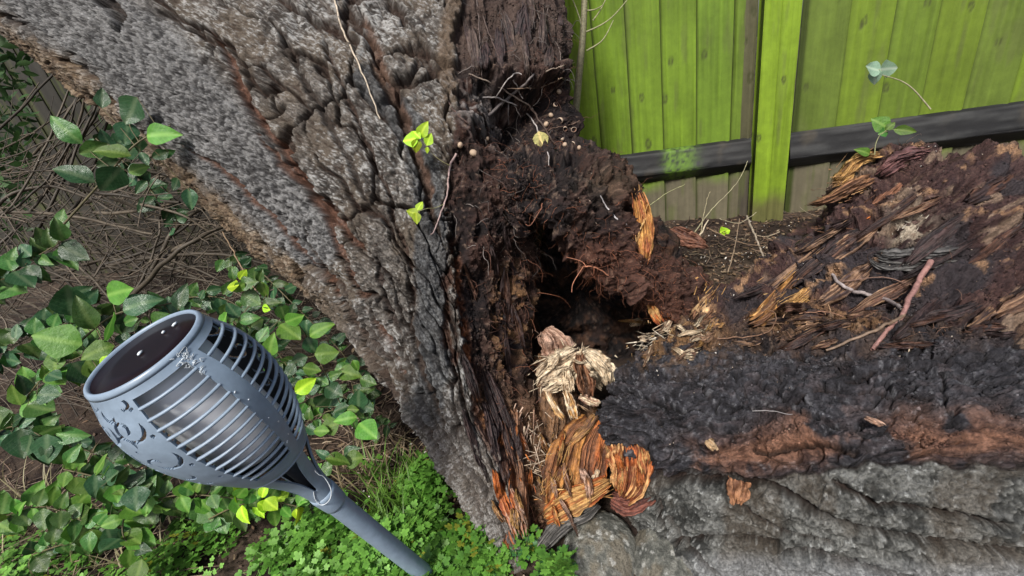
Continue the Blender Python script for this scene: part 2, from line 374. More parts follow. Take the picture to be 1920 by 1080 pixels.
GASH = [([(395, 50), (440, 130), (480, 215), (540, 300), (590, 380), (640, 420), (690, 480)], 9, .02, (.12, .055, .035)),
        ([(672, 20), (700, 80), (730, 160), (765, 250), (800, 330), (812, 400)], 11, .016, (.11, .062, .042)),
        ([(600, 60), (640, 160), (700, 300), (745, 420), (790, 560)], 5, .016, (.05, .03, .022)),
        ([(520, 60), (560, 140), (640, 270), (700, 400)], 6, .014, (.04, .03, .025)),
        ([(330, 265), (430, 330), (520, 420), (590, 500), (640, 570)], 5, .012, (.11, .05, .03)),
        ([(480, 250), (520, 300), (600, 380), (640, 470), (700, 600), (760, 700)], 6, .014, (.12, .06, .04)),
        ([(835, 480), (838, 620), (850, 700)], 8, .016, (.06, .025, .015)), ([(690, 100), (740, 200), (790, 330), (835, 470)], 6, .014, (.06, .04, .03)),
        ([(880, 720), (900, 800), (935, 860), (950, 930)], 8, .012, (.14, .055, .03)), ([(650, 650), (720, 760), (800, 870), (870, 960)], 5, .01, (.05, .03, .025)),
        ([(760, 560), (790, 680), (830, 800), (880, 900), (915, 980)], 5, .01, (.06, .04, .03)), ([(560, 430), (640, 560), (720, 700), (770, 780)], 5, .012, (.06, .04, .03)),
        ([(180, -40), (215, 30), (222, 60)], 15, .035, (.03, .02, .015)), ([(700, 480), (740, 600), (770, 700)], 5, .012, (.05, .035, .03))]
def bark_fn(p, nr, px, py, U, V):
    s = V * 5.2; b = U * 9.0
    w = fbm(p * 7, 3, 11) - .5; w2 = fbm(p * 20, 3, 12) - .5
    e, cid = vor(s * 8.6 + w * 2.0 + w2 * .7, b * 1.0 + w * 1.6 + cidless(p) * .3, 4)
    e2, cid2 = vor(s * 24 + w * 3 + w2 * 2.2, b * 4.2 + w2 * 2.5, 6)
    e3, _ = vor(s * 46 + w2 * 5, b * 22 + w2 * 4, 8)
    fine = fbm(p * 130, 4, 14); rid = ridged(np.stack([s * 7 + w * 3, b * .8, w * 2], -1), 4, 15)
    smooth_band = band_mask(px, py)
    ax_ = fbm(p * 5, 2, 19); fur = (1 - sm(0, .05 + .22 * ax_, e)); f2 = (1 - sm(0, .13, e2)); f3 = 1 - sm(0, .12, e3)
    k = 1 - smooth_band * .75
    d = -.024 * fur * k - .0055 * f2 * k - .003 * f3 + .026 * (rid - .5) * (1 - smooth_band * .6) + (fine - .5) * .011 + (fbm(p * 60, 3, 16) - .5) * .010 * k + w * .010 + (cid - .5) * .008 * k + (cid2 - .5) * .005 * k
    n1 = fbm(p * 70, 4, 20); n2 = fbm(p * 12, 3, 21); n3 = fbm(p * 300, 3, 22)
    c = mix([.045, .040, .036], [.185, .168, .15], sm(.36, .64, n1 * .5 + n3 * .5))
    c = mix(c, [.135, .108, .082], sm(.45, .62, n2) * .7 * k)
    rg_ = sm(.05, .3, e) * sm(.03, .2, e2); c = mix(c, [.40, .40, .39], sm(.57, .68, n3 * .6 + n1 * .25 + .15 * ax_ * 2) * (.25 + .6 * rg_))
    c = mix(c, [.040, .024, .018], np.clip(fur * .9 * k + f2 * .6 * k + f3 * .3, 0, 1))
    # upper left plate: grey speckled granular bark
    spk = fbm(p * 240, 3, 25)
    c = mix(c, mix([.028, .028, .030], [.25, .25, .25], sm(.38, .66, spk * .75 + n1 * .25)), smooth_band * .85); d = d + smooth_band * (spk - .5) * .010
    # dark plates by the torn edge
    dk = dark_mask(px, py, w2)
    c = mix(c, mix([.05, .052, .055], [.12, .125, .13], sm(.4, .7, n3)), dk * .8)
    # brown weathered outer edge at the lower left
    q, sd_, tt = pdist(px, py, [(-300, -60), (60, 100), (205, 215), (400, 400), (530, 520), (650, 620)])
    br = sm(36, 14, q + w2 * 50) * sm(640, 560, px)
    c = mix(c, mix([.09, .055, .032], [.24, .17, .10], sm(.3, .7, n3)), br * .7)
    for poly, wd, dp, gc_ in GASH:
        q, sd_, tt = pdist(px + w2 * 26, py + w * 20, poly)
        taper = np.clip(np.minimum(tt, 1 - tt) * 8, .25, 1)
        m = sm(wd * 1.25 * taper, wd * .45 * taper, q + (n1 - .5) * wd * 1.5)
        d = d - dp * m; c = mix(c, np.array(gc_) * (.5 + n3)[:, None], m * .85)
    # bole foot: paler cork with warm tint
    ft = sm(700, 900, py) * sm(720, 800, px)
    c = mix(c, mix([.12, .105, .09], [.27, .245, .225], n3), ft * .5)
    return d, c
def cidless(p): return fbm(p * 3, 2, 77)
def band_mask(px, py):
    q, s_, t = pdist(px, py, [(-120, -220), (60, -40), (250, 90), (400, 250), (520, 380), (590, 460)])
    return sm(100, 60, q * (1 + .8 * sm(.55, 1, t)))
def dark_mask(px, py, w2):
    q, s_, t = pdist(px + w2 * 40, py, [(690, 150), (760, 230), (800, 330), (812, 430), (805, 560), (810, 700), (800, 770)])
    return sm(34, 22, q)
def rot_base(p, nr, px, py):
    w = fbm(p * 9, 4, 31) - .5; r1 = ridged(p * np.array([26, 26, 14]), 4, 32); b1 = fbm(p * 60, 4, 33); b2 = fbm(p * 160, 3, 34)
    pit = fbm(p * np.array([20, 20, 15]), 3, 37); d = w * .05 + (r1 - .55) * .034 + (b1 - .5) * .020 + (b2 - .5) * .009 - .022 * sm(.48, .70, pit) + .008 * sm(.42, .34, pit)
    c = mix([.008, .005, .0045], [.060, .034, .028], sm(.35, .68, b1 * .5 + b2 * .5)); c = mix(c, [.014, .011, .012], sm(.48, .6, fbm(p * 11, 3, 38)) * .7)
    c = mix(c, [.06, .028, .02], sm(.55, .7, fbm(p * 22, 3, 36)) * .5)
    c = mix(c, [.17, .12, .09], sm(.66, .74, b2) * .6)
    return d, c, w, r1, b1, b2
def trunk_fn(p, nr, px, py, U, V):
    db, cb = bark_fn(p, nr, px, py, U, V)
    dr, cr, w, r1, b1, b2 = rot_base(p, nr, px, py)
    q, sd_, tt = pdist(px, py, BB)
    front = (V > .02) & (V < .5)
    wob = (b1 - .5) * 60 + w * 40
    rotm = np.where(front | (V > .93) | (V < .06), sm(-7, 7, q * sd_ * SGN + wob * .6), 0)
    # soft brown upper interior, streaked down the grain
    upm = sm(150, 60, py) * rotm
    stk = ridged(np.stack([px / 26 + w * 2, py / 160, w], -1), 3, 41)
    cr = mix(cr, mix([.028, .018, .016], [.11, .078, .064], stk), upm * .8)
    dr = np.where(upm > .5, dr * .45 + (stk - .5) * .02, dr)
    # brown cork strip beside the bark edge near the top, red-brown lip lower down
    st = sm(24, 8, np.abs(q * sd_ * SGN + 14)) * sm(280, 120, py)
    cb = mix(cb, mix([.09, .062, .042], [.19, .14, .10], b2), st * .8)
    lip = sm(26, 4, q) * sm(420, 520, py)
    cr = mix(cr, mix([.10, .03, .014], [.34, .12, .045], b2), lip * sm(.35, .6, b1) * .8)
    rec = .035 + .02 * sm(420, 700, py)
    # nest-like hollow, and the hole below it
    for cx, cy, rx, ry, dp in [(1010, 205, 95, 62, .10), (1060, 250, 60, 45, .07), (1010, 400, 22, 60, .05)]:
        rec = rec + dp * np.exp(-(((px - cx) / rx) ** 2 + ((py - cy) / ry) ** 2) ** 1.5)
    for cx, cy, rx, ry, dp in [(880, 250, 45, 60, .04), (915, 370, 70, 60, .045), (900, 480, 40, 40, .02), (985, 125, 110, 16, .035)]:
        rec = rec - dp * np.exp(-(((px - cx) / rx) ** 2 + ((py - cy) / ry) ** 2))
    rec = np.minimum(rec, .012 + .22 * np.clip(np.sin(2 * np.pi * V), 0, 1))
    cr = mix(cr, mix([.12, .11, .105], [.36, .34, .33], b2), np.exp(-(((px - 905) / 60) ** 2 + ((py - 195) / 50) ** 2)) * sm(.42, .6, b1) * .8)
    # brownish wood showing low in the rot
    lo = sm(690, 800, py)
    cr = mix(cr, mix([.09, .045, .022], [.26, .15, .08], b2), lo * .6 * rotm)
    gol = np.exp(-(((px - 985) / 30) ** 2 + ((py - 600) / 90) ** 2)) * sm(.48, .62, b1)
    cr = mix(cr, [.28, .15, .06], gol * .7)
    back = sm(.5, .53, V) * sm(.97, .94, V)
    d = db * (1 - rotm) + (dr - rec) * rotm
    d = np.where(back > .5, w * .02, d)
    return d, mix(cb, cr, rotm)
_t = pdist(np.array([700.]), np.array([400.]), BB); SGN = -_t[1][0]
tu = dens(0, 11, .5, 9.3, 640, 60, 0); tv = dens(0, 16, -.6, 8.4, 760, 90, 0)
tv = np.where(tv < 0, tv + 16, tv); tv = np.sort(np.unique(tv))
def lofts(name, ctrl, tu, tv, fn, m, parent):
    """as body() but with explicit parameters and V given as the true angle fraction"""
    Xg = catmull(np.asarray(ctrl), 0, False, tu); K = ctrl.shape[1]
    Xg = np.swapaxes(catmull(np.swapaxes(Xg, 0, 1), 0, True, tv), 0, 1)
    n_, m_ = Xg.shape[:2]; cen = Xg.mean(1, keepdims=True); Ng = gnormals(Xg, True); flip = np.mean(np.sum(Ng * (Xg - cen), -1)) < 0
    if flip: Ng = -Ng
    p = Xg.reshape(-1, 3); nr = Ng.reshape(-1, 3); px, py, _ = proj(p)
    U, V = np.meshgrid(tu / tu.max(), tv / K, indexing='ij')
    d, c = fn(p, nr, px, py, U.ravel(), V.ravel())
    q = p + nr * d[:, None]; Fq = gridfaces(n_, m_, True)
    if not flip: Fq = Fq[:, ::-1]
    T = np.vstack([Fq[:, [0, 1, 2]], Fq[:, [0, 2, 3]]])
    k = np.arange(m_); k2 = (k + 1) % m_; a = len(q); e = (n_ - 1) * m_
    q = np.vstack([q, q[:m_].mean(0), q[e:].mean(0)]); c = np.vstack([c, c[:1], c[-1:]])
    f1 = np.stack([k2, k, np.full(m_, a)], 1); f2 = np.stack([e + k, e + k2, np.full(m_, a + 1)], 1)
    if flip: f1 = f1[:, ::-1]; f2 = f2[:, ::-1]
    return mk(name, q, np.vstack([T, f1[:, ::-1], f2[:, ::-1]]), m, parent, c), q, c, nr
SURF = []
o, q, c, nr = lofts('trunk', A, tu, tv, trunk_fn, m_bark, None); keep(o, tree); SURF.append((q[:-2], nr, c))

# ------------------------------------------------------------------ rotten shelf over the hole
def shelf_fn(p, nr, px, py, U, V):
    d, c, w, r1, b1, b2 = rot_base(p, nr, px, py)
    rd = np.exp(-(((px - 1110) / 70) ** 2 + ((py - 490) / 40) ** 2)) + np.exp(-(((px - 1240) / 50) ** 2 + ((py - 590) / 40) ** 2)) + .5 * sm(1100, 1200, px)
    c = mix(c, mix([.06, .02, .014], [.22, .085, .045], b2), np.clip(rd, 0, 1) * .45)
    ed = np.exp(-(((px - 1140) / 50) ** 2 + ((py - 345) / 30) ** 2))
    c = mix(c, [.12, .085, .05], ed * .4)
    rg = ridged(np.stack([px / 40 + w * 3, py / 30 + w * 3, w * 4], -1), 3, 91); low = sm(.30, .75, (py - np.interp(px, [960, 1060, 1115, 1180, 1250, 1330], [300, 300, 305, 345, 490, 545])) / 230)
    return d * 1.0 + (rg - .5) * .03 + low * (fbm(np.stack([px / 14, py / 60, w], -1), 3, 92) - .5) * .03, c * (.45 + .8 * b1)[:, None]
Bc = np.array([[P(*a) for a in r] for r in [
    [(950, 300, .92), (945, 330, .88), (945, 380, .86), (960, 440, .88), (975, 440, 1.0), (970, 300, 1.05)],
    [(985, 297, .95), (985, 325, .88), (985, 350, .86), (990, 395, .88), (1000, 395, 1.02), (1000, 300, 1.08)],
    [(1050, 296, .98), (1045, 330, .88), (1052, 390, .85), (1068, 455, .88), (1080, 455, 1.02), (1065, 300, 1.1)],
    [(1115, 300, 1.0), (1110, 370, .89), (1112, 440, .87), (1120, 503, .90), (1133, 503, 1.02), (1125, 305, 1.12)],
    [(1178, 345, 1.05), (1165, 420, .93), (1162, 480, .90), (1172, 535, .92), (1187, 540, 1.05), (1190, 360, 1.15)],
    [(1212, 460, 1.08), (1205, 490, .97), (1206, 520, .94), (1212, 560, .95), (1227, 562, 1.08), (1225, 470, 1.2)],
    [(1275, 500, 1.12), (1265, 525, 1.02), (1262, 555, 1.0), (1255, 600, 1.0), (1265, 600, 1.15), (1285, 510, 1.25)],
    [(1335, 545, 1.18), (1325, 560, 1.12), (1318, 580, 1.08), (1305, 615, 1.05), (1315, 615, 1.2), (1340, 555, 1.3)],
    [(1370, 580, 1.2), (1368, 590, 1.18), (1362, 600, 1.16), (1355, 615, 1.15), (1360, 615, 1.2), (1372, 590, 1.25)]]])
o, q, c, nr = lofts('rotten_shelf', Bc, np.linspace(0, 8, 330), np.linspace(0, 6, 330, endpoint=False), shelf_fn, m_rot, None); keep(o, tree); SURF.append((q[:-2], nr, c))

def blob(name, cen, ax, n, m, fn, mt, root):
    """lumpy closed lump: cen world point, ax 3 semi-axis vectors"""
    th = np.linspace(.03, np.pi - .03, n); ph = np.arange(m) / m * 2 * np.pi
    T, Ph = np.meshgrid(th, ph, indexing='ij')
    u = np.stack([np.sin(T) * np.cos(Ph), np.sin(T) * np.sin(Ph), np.cos(T)], -1).reshape(-1, 3)
    p = np.asarray(cen) + u @ np.asarray(ax); nr = u @ np.linalg.inv(np.asarray(ax)).T; nr /= np.linalg.norm(nr, axis=1, keepdims=True)
    px, py, _ = proj(p); d, c = fn(p, nr, px, py, T.ravel(), Ph.ravel())
    q = p + nr * d[:, None]; Fq = gridfaces(n, m, True)
    o = mk(name, q, Fq, mt, None, c)
    bm_fix(o); keep(o, root); SURF.append((q, nr, c)); return o
def bm_fix(o):
    import bmesh
    b = bmesh.new(); b.from_mesh(o.data); ed = [e for e in b.edges if e.is_boundary]
    bmesh.ops.holes_fill(b, edges=ed, sides=0); bmesh.ops.recalc_face_normals(b, faces=b.faces); b.to_mesh(o.data); b.free()
def view_axes(x, y, d, rx, ry, rz):     # half sizes in px (image x,y) and metres (depth)
    k = d / F; r = ray(x, y); r /= np.linalg.norm(r)
    a = np.cross(r, Rm[:, 1]); a /= np.linalg.norm(a); b = np.cross(a, r)
    return np.array([a * rx * k, b * ry * k, r * rz])
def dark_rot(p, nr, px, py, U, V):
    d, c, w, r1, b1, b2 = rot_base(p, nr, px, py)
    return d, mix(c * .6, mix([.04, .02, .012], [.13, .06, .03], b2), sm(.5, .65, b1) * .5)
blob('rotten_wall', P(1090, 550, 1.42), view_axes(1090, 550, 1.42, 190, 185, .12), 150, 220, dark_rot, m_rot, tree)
def inner_wood(p, nr, px, py, U, V):
    w = fbm(p * 9, 3, 51) - .5; st = ridged(np.stack([px / 9 + w * 6, py / 90, w], -1), 3, 52); b2 = fbm(p * 120, 4, 53); b1 = fbm(p * 30, 3, 54)
    c = mix([.05, .026, .014], [.24, .13, .065], sm(.3, .8, st * .6 + b2 * .4)); c = mix(c, [.035, .02, .016], sm(.5, .62, b1) * .8)
    return w * .03 + (st - .5) * .02 + (b2 - .5) * .01, c
blob('heartwood', P(1035, 850, .99), view_axes(1035, 850, .99, 85, 190, .08), 170, 200, inner_wood, m_wood, tree)

# ------------------------------------------------------------------ the fallen stem
logt = thing('fallen_log', 'huge fallen split log, charred-looking dark rot above and grey bark below', 'log', G(1500, 1000))
Lc = np.array([[P(*a) for a in r] for r in [
    [(1175, 900, 1.0), (1140, 860, .90), (1128, 790, .87), (1150, 715, .90), (1185, 690, .97), (1215, 690, 1.02), (1230, 730, 1.1), (1210, 860, 1.1)],
    [(1210, 1000, .88), (1185, 940, .80), (1170, 790, .775), (1190, 700, .84), (1230, 645, .95), (1275, 605, 1.08), (1295, 640, 1.2), (1250, 900, 1.15)],
    [(1260, 1060, .82), (1250, 960, .75), (1250, 800, .73), (1262, 680, .82), (1300, 615, .96), (1352, 556, 1.12), (1370, 600, 1.25), (1300, 900, 1.15)],
    [(1350, 1130, .77), (1350, 1000, .69), (1350, 830, .69), (1360, 690, .80), (1400, 620, .95), (1440, 500, 1.18), (1455, 560, 1.35), (1370, 900, 1.15)],
    [(1480, 1180, .73), (1480, 1020, .64), (1480, 830, .65), (1480, 670, .78), (1500, 600, .92), (1520, 425, 1.16), (1530, 500, 1.35), (1480, 900, 1.15)],
    [(1620, 1230, .70), (1610, 1040, .60), (1605, 820, .61), (1600, 650, .75), (1600, 570, .88), (1600, 340, 1.08), (1610, 420, 1.3), (1600, 900, 1.1)],
    [(1740, 1250, .68), (1735, 1040, .575), (1730, 820, .59), (1725, 640, .72), (1715, 540, .84), (1700, 290, 1.03), (1710, 400, 1.25), (1720, 900, 1.05)],
    [(1880, 1260, .66), (1880, 1040, .56), (1870, 820, .57), (1865, 630, .70), (1860, 520, .82), (1850, 300, 1.0), (1860, 400, 1.2), (1880, 900, 1.0)],
    [(2100, 1280, .66), (2100, 1040, .57), (2100, 820, .58), (2090, 620, .70), (2080, 500, .82), (2070, 330, 1.0), (2080, 430, 1.2), (2100, 900, 1.0)],
    [(2500, 1300, .7), (2500, 1040, .62), (2500, 820, .63), (2480, 620, .74), (2470, 520, .85), (2460, 400, 1.0), (2480, 500, 1.2), (2500, 900, 1.0)]]])
CR = [([(1260, 960), (1320, 1040), (1380, 1100)], 5, .016), ([(1560, 900), (1640, 940), (1740, 950), (1880, 980)], 4, .012), ([(1230, 920), (1250, 980), (1270, 1060)], 5, .018), ([(1235, 885), (1300, 898), (1360, 892), (1420, 900), (1440, 905), (1500, 935), (1560, 965), (1640, 990), (1740, 1010), (1900, 1030)], 7, .020),
      ([(1275, 1015), (1320, 1005), (1400, 1000), (1450, 1005)], 5, .016), ([(1470, 1025), (1550, 1035), (1640, 1055), (1740, 1075), (1900, 1090)], 6, .018),
      ([(1410, 838), (1440, 848), (1480, 838), (1530, 832), (1600, 850)], 5, .014), ([(1400, 770), (1480, 778), (1540, 745), (1640, 750), (1740, 765)], 4, .010),
      ([(1200, 840), (1215, 870), (1240, 885)], 6, .02), ([(1440, 700), (1540, 730), (1660, 690), (1740, 700)], 4, .012), ([(1380, 930), (1460, 985), (1560, 1010)], 3, .008)]
def log_fn(p, nr, px, py, U, V):
    d, c, w, r1, b1, b2 = rot_base(p, nr, px, py)
    n1 = fbm(p * np.array([40, 40, 60]), 4, 61); n2 = fbm(p * 14, 3, 62); n3 = fbm(p * 170, 3, 63); str_ = ridged(np.stack([px / 150 + w * 2, py / 22 + w * 4, w], -1), 3, 64)
    rim = 655 + 30 * (n2 - .5) * 2 - 12 * sm(1500, 1700, px)
    face = sm(-18, 14, py - rim)
    blk = mix([.016, .015, .018], [.055, .054, .062], sm(.35, .7, n1 * .5 + n3 * .5)); blk = mix(blk, [.13, .13, .14], sm(.66, .74, n3) * .8)
    fl = ridged(np.stack([px / 120 + w * 3, (py + px * .06) / 20 + w * 5, w * 2], -1), 4, 95); fl2 = fbm(np.stack([px / 30, (py + px * .06) / 8 + w * 8, w * 4], -1), 4, 96); e4, c4 = vor(px / 70 + w * 4, (py + px * .06) / 26 + w * 5, 97)
    blk = mix(blk, [.006, .005, .006], (1 - sm(0, .10, e4)) * .9 * (fl2 > .4)); blk = mix(blk, mix([.03, .022, .024], [.10, .085, .09], n3), sm(.55, .7, fl2) * .6)
    c = mix(c, blk, face); d = d * (1 - face * .88) + face * ((fl - .5) * .022 + (fl2 - .5) * .010 - .011 * (1 - sm(0, .14, e4)) + (c4 - .5) * .012 + (fbm(p * 75, 4, 98) - .5) * .012)
    # brown band of soft wood
    band_y = 850 - 20 * sm(1300, 1500, px)
    bm_ = np.exp(-((py - band_y + w * 90) / 34) ** 2 * 1.0) * sm(1230, 1330, px) * sm(.44, .54, n2 * .7 + n1 * .3)
    c = mix(c, mix([.06, .028, .02], [.24, .12, .075], sm(.3, .75, n3 * .5 + str_ * .5)), bm_ * .9)
    # grey bark below
    by = np.interp(px, [1130, 1230, 1420, 1500, 1600, 1740, 2000], [930, 885, 893, 885, 880, 870, 860]) + (n2 - .5) * 30
    bk = sm(-4, 6, py - by + (n1 - .5) * 40); e2, cid2 = vor(px / 60 + w * 3, py / 34 + px / 300 + w * 3, 66)
    fine = fbm(p * 210, 4, 67)
    gb = mix([.03, .031, .029], [.16, .162, .152], sm(.36, .66, n1 * .5 + fine * .5)); gb = mix(gb, [.33, .34, .33], sm(.63, .70, n3 * .6 + fine * .4) * .8)
    gb = mix(gb, [.09, .07, .05], sm(.5, .65, n2) * .45)
    sheet = sm(10, 45, (py - 1010) - (px - 1400) * .02) * sm(1270, 1330, px); gb = mix(gb, mix([.15, .16, .165], [.36, .37, .38], fine), sheet * .6)
    rimc = np.exp(-((py - by + (n1 - .5) * 40) / 5) ** 2); c = mix(c, gb, bk); c = mix(c, [.02, .014, .012], rimc * .8); d = d - .008 * rimc; d = d * (1 - bk * .85) + bk * ((fine - .5) * .008 + w * .02 + (n1 - .5) * .008 + .006 + sheet * .008 - .004 * (1 - sm(0, .1, e2)) + (cid2 - .5) * .004)
    for poly, wd, dp in CR:
        wd = wd * 1.55
        q, s_, tt = pdist(px + w * 50, py + w * 40 + (n1 - .5) * 16, poly); m = sm(wd * .9, wd * .25, q * (1 + .8 * (n2 - .5)) + (fine - .5) * 6)
        d = d - dp * 1.3 * m; c = mix(c, [.03, .018, .014], m * .85)
        d = d + .006 * np.exp(-((q - wd * 2) / (wd)) ** 2)
    # crumbly golden ledge by the hole and along the rim
    top = 1 - face
    gl = (np.exp(-(((px - 1265) / 85) ** 2 + ((py - 640) / 45) ** 2)) + .75 * np.exp(-(((px - 1500) / 120) ** 2 + ((py - 590) / 40) ** 2)) + .5 * np.exp(-(((px - 1620) / 150) ** 2 + ((py - 610) / 40) ** 2)))
    c = mix(c, mix([.10, .045, .02], [.34, .20, .09], b2), np.clip(gl, 0, 1) * sm(.42, .58, b1) * .9)
    mar = sm(620, 560, py) * top; c = mix(c, mix([.03, .016, .017], [.10, .05, .046], b2), mar * .6)
    bigp = fbm(p * 7, 3, 83); c = mix(c, mix([.010, .009, .012], [.05, .046, .052], n3), top * sm(.5, .62, bigp) * .8); c = mix(c, mix([.12, .075, .05], [.30, .22, .16], b2), top * sm(.56, .66, fbm(np.stack([px / 50, (py + px * .45) / 11, w * 3], -1), 3, 84)) * sm(.45, .35, bigp) * .8)
    # terraces of torn fibres on the back slope
    st = np.sin((px * .45 + py * 1.0) / 15 + w * 9); d = d + mar * (.02 * st) + top * (ridged(np.stack([px / 60, (py + px * .45) / 16, w * 3], -1), 3, 85) - .5) * .022
    c = mix(c, [.34, .20, .11], mar * sm(.8, 1, st) * sm(.5, .62, n1) * .7)
    c = mix(c, [.42, .36, .28], np.exp(-(((px - 1710) / 35) ** 2 + ((py - 425) / 28) ** 2)) * sm(.4, .55, b1))
    for cx, cy, rx, ry, dp in [(1640, 530, 60, 30, .03), (1560, 660, 90, 18, .02), (1150, 800, 40, 40, -.01), (1690, 560, 40, 25, .03), (1420, 560, 50, 20, .02)]:
        d = d - dp * np.exp(-(((px - cx) / rx) ** 2 + ((py - cy) / ry) ** 2))
    for cx, cy, rx, ry, dp in [(1450, 790, 120, 40, .012), (1650, 800, 90, 50, .014), (1300, 760, 90, 50, .012), (1500, 950, 110, 30, .012), (1320, 950, 60, 30, .015)]:
        d = d + dp * np.exp(-(((px - cx) / rx) ** 2 + ((py - cy) / ry) ** 2))
    return d, c
tvl = np.concatenate([np.linspace(-.2, 5.6, 640, endpoint=False), np.linspace(5.6, 7.8, 60, endpoint=False)]); tvl = np.sort(np.where(tvl < 0, tvl + 8, tvl))
tul = np.concatenate([np.linspace(0, 6.4, 620, endpoint=False), np.linspace(6.4, 9, 110)])
o, q, c, nr = lofts('log_body', Lc, tul, tvl, log_fn, m_rot, None); keep(o, logt); SURF.append((q[:-2], nr, c))

def lobe_fn(seed):
    def f(p, nr, px, py, U, V):
        w = fbm(p * 8, 3, seed) - .5; fine = fbm(p * 120, 4, seed + 1); n1 = fbm(p * 30, 3, seed + 2); r = ridged(np.stack([px / 90 + w * 3, py / 30 + w * 3, w], -1), 2, seed + 3)
        c = mix([.085, .088, .078], [.21, .21, .185], sm(.35, .65, fine * .5 + n1 * .5)); c = mix(c, [.13, .10, .06], sm(.5, .65, n1) * .5); c = mix(c, [.45, .45, .42], sm(.68, .74, fbm(p * 90, 3, seed + 7)) * .7)
        return w * .03 + (fine - .5) * .005 - .006 * sm(.86, .97, r), c
    return f
for k, (x, y, d_, rx, ry, rz, sd) in enumerate([(1128, 1062, .80, 78, 92, .07, 71), (1245, 1075, .765, 72, 100, .06, 75)]):
    blob('root_lobe', P(x, y, d_), view_axes(x, y, d_, rx, ry, rz), 150, 180, lobe_fn(sd), m_bark, logt)

# ------------------------------------------------------------------ torn sheets and splinters
GOLD = ([.20, .10, .035], [.56, .33, .12]); ORANGE = ([.18, .04, .014], [.52, .16, .035]); PALE = ([.36, .26, .17], [.76, .64, .46]); BROWN = ([.06, .03, .018], [.22, .11, .06]); PINK = ([.22, .12, .08], [.48, .32, .24])
def slab(name, root, path, pal, th=.012, jag=.25, seed=0, pal2=None, grain=7, nl=110, nw=70, curl=0, mt=None, kind=None):
    """ragged torn strip: path of (x, y, depth, half width px, tilt) with its grain along the path"""
    path = np.array(path, float); c = P(path[:, 0], path[:, 1], path[:, 2]); n = len(path)
    t = np.linspace(0, n - 1, nl); cc = catmull(c, 0, False, t); w = catmull(path[:, 3:4], 0, False, t)[:, 0]; dd = catmull(path[:, 2:3], 0, False, t)[:, 0]; tl = catmull(path[:, 4:5], 0, False, t)[:, 0]
    T = np.gradient(cc, axis=0); T /= np.linalg.norm(T, axis=1, keepdims=True)
    v = CAM - cc; v /= np.linalg.norm(v, axis=1, keepdims=True); sN = np.cross(T, v); sN /= np.linalg.norm(sN, axis=1, keepdims=True); fN = np.cross(sN, T); fN *= np.sign(np.sum(fN * v, 1))[:, None]
    side = sN * np.cos(tl)[:, None] + fN * np.sin(tl)[:, None]; fN2 = fN * np.cos(tl)[:, None] - sN * np.sin(tl)[:, None]
    a = np.linspace(-1, 1, nw); A, B = np.meshgrid(np.linspace(0, 1, nl), a, indexing='ij')
    # ragged ends: every grain line has its own start and stop
    g1 = fbm(np.stack([a * grain, a * 0 + seed, a * 0], -1), 4, seed); g2 = fbm(np.stack([a * grain, a * 0 + seed + 5, a * 0], -1), 4, seed + 1)
    st = jag * g1 ** 2; en = 1 - jag * np.clip(g2 * 1.6 - .2, 0, 1)
    Am = st[None] + (en - st)[None] * A; ti = Am * (nl - 1); i0 = np.clip(ti.astype(int), 0, nl - 2); fr = (ti - i0)[..., None]
    L = lambda arr: arr[i0] * (1 - fr) + arr[i0 + 1] * fr
    lc, ls, lf = L(cc), L(side), L(fN2); lw = L((w * dd / F)[:, None])
    ew = 1 + .25 * (fbm(np.stack([A.ravel() * 9, np.sign(B.ravel()), A.ravel() * 0 + seed], -1), 4, seed + 2).reshape(A.shape)[..., None] - .5) * 2 * (np.abs(B) ** 3)[..., None]
    q3 = np.stack([B.ravel() * grain * 2, A.ravel() * 3.5, B.ravel() * 0 + seed], -1); fib = fbm(q3, 5, seed + 3).reshape(A.shape); lump = fbm(np.stack([B.ravel() * 2, A.ravel() * 4, B.ravel() * 0 + seed], -1), 3, seed + 9).reshape(A.shape)
    edge = np.sqrt(np.clip(1 - np.abs(B) ** 6, 0, 1)) * np.clip(np.minimum(A, 1 - A) * 12, .1, 1)
    base = lc + ls * (B[..., None] * lw * ew) - lf * (curl * B ** 2)[..., None]
    hgt = (fib - .5) * th * 1.3 + (lump - .5) * th * 2
    fr_ = base + lf * (th * .5 * edge + hgt)[..., None]; bk = base - lf * (th * .5 * edge - hgt)[..., None]
    m = nl * nw; idx = np.arange(m).reshape(nl, nw); Fq = gridfaces(nl, nw, False)
    def strip(e): return np.stack([e[:-1], e[1:], e[1:] + m, e[:-1] + m], 1)
    Fs = np.vstack([Fq[:, ::-1], Fq + m, strip(idx[0]), strip(idx[-1])[:, ::-1], strip(idx[:, 0])[:, ::-1], strip(idx[:, -1])])
    col = mix(pal[0], pal[1], sm(.3, .7, fib).ravel())
    if pal2 is not None: col = mix(col, mix(pal2[0], pal2[1], sm(.3, .7, fib).ravel()), sm(.45, .62, (lump * .7 + fib * .3)).ravel())
    V = np.vstack([fr_.reshape(-1, 3), bk.reshape(-1, 3)])
    o = mk(name, V, Fs, mt or m_wood, None, np.vstack([col, col * .85])); keep(o, root); return o
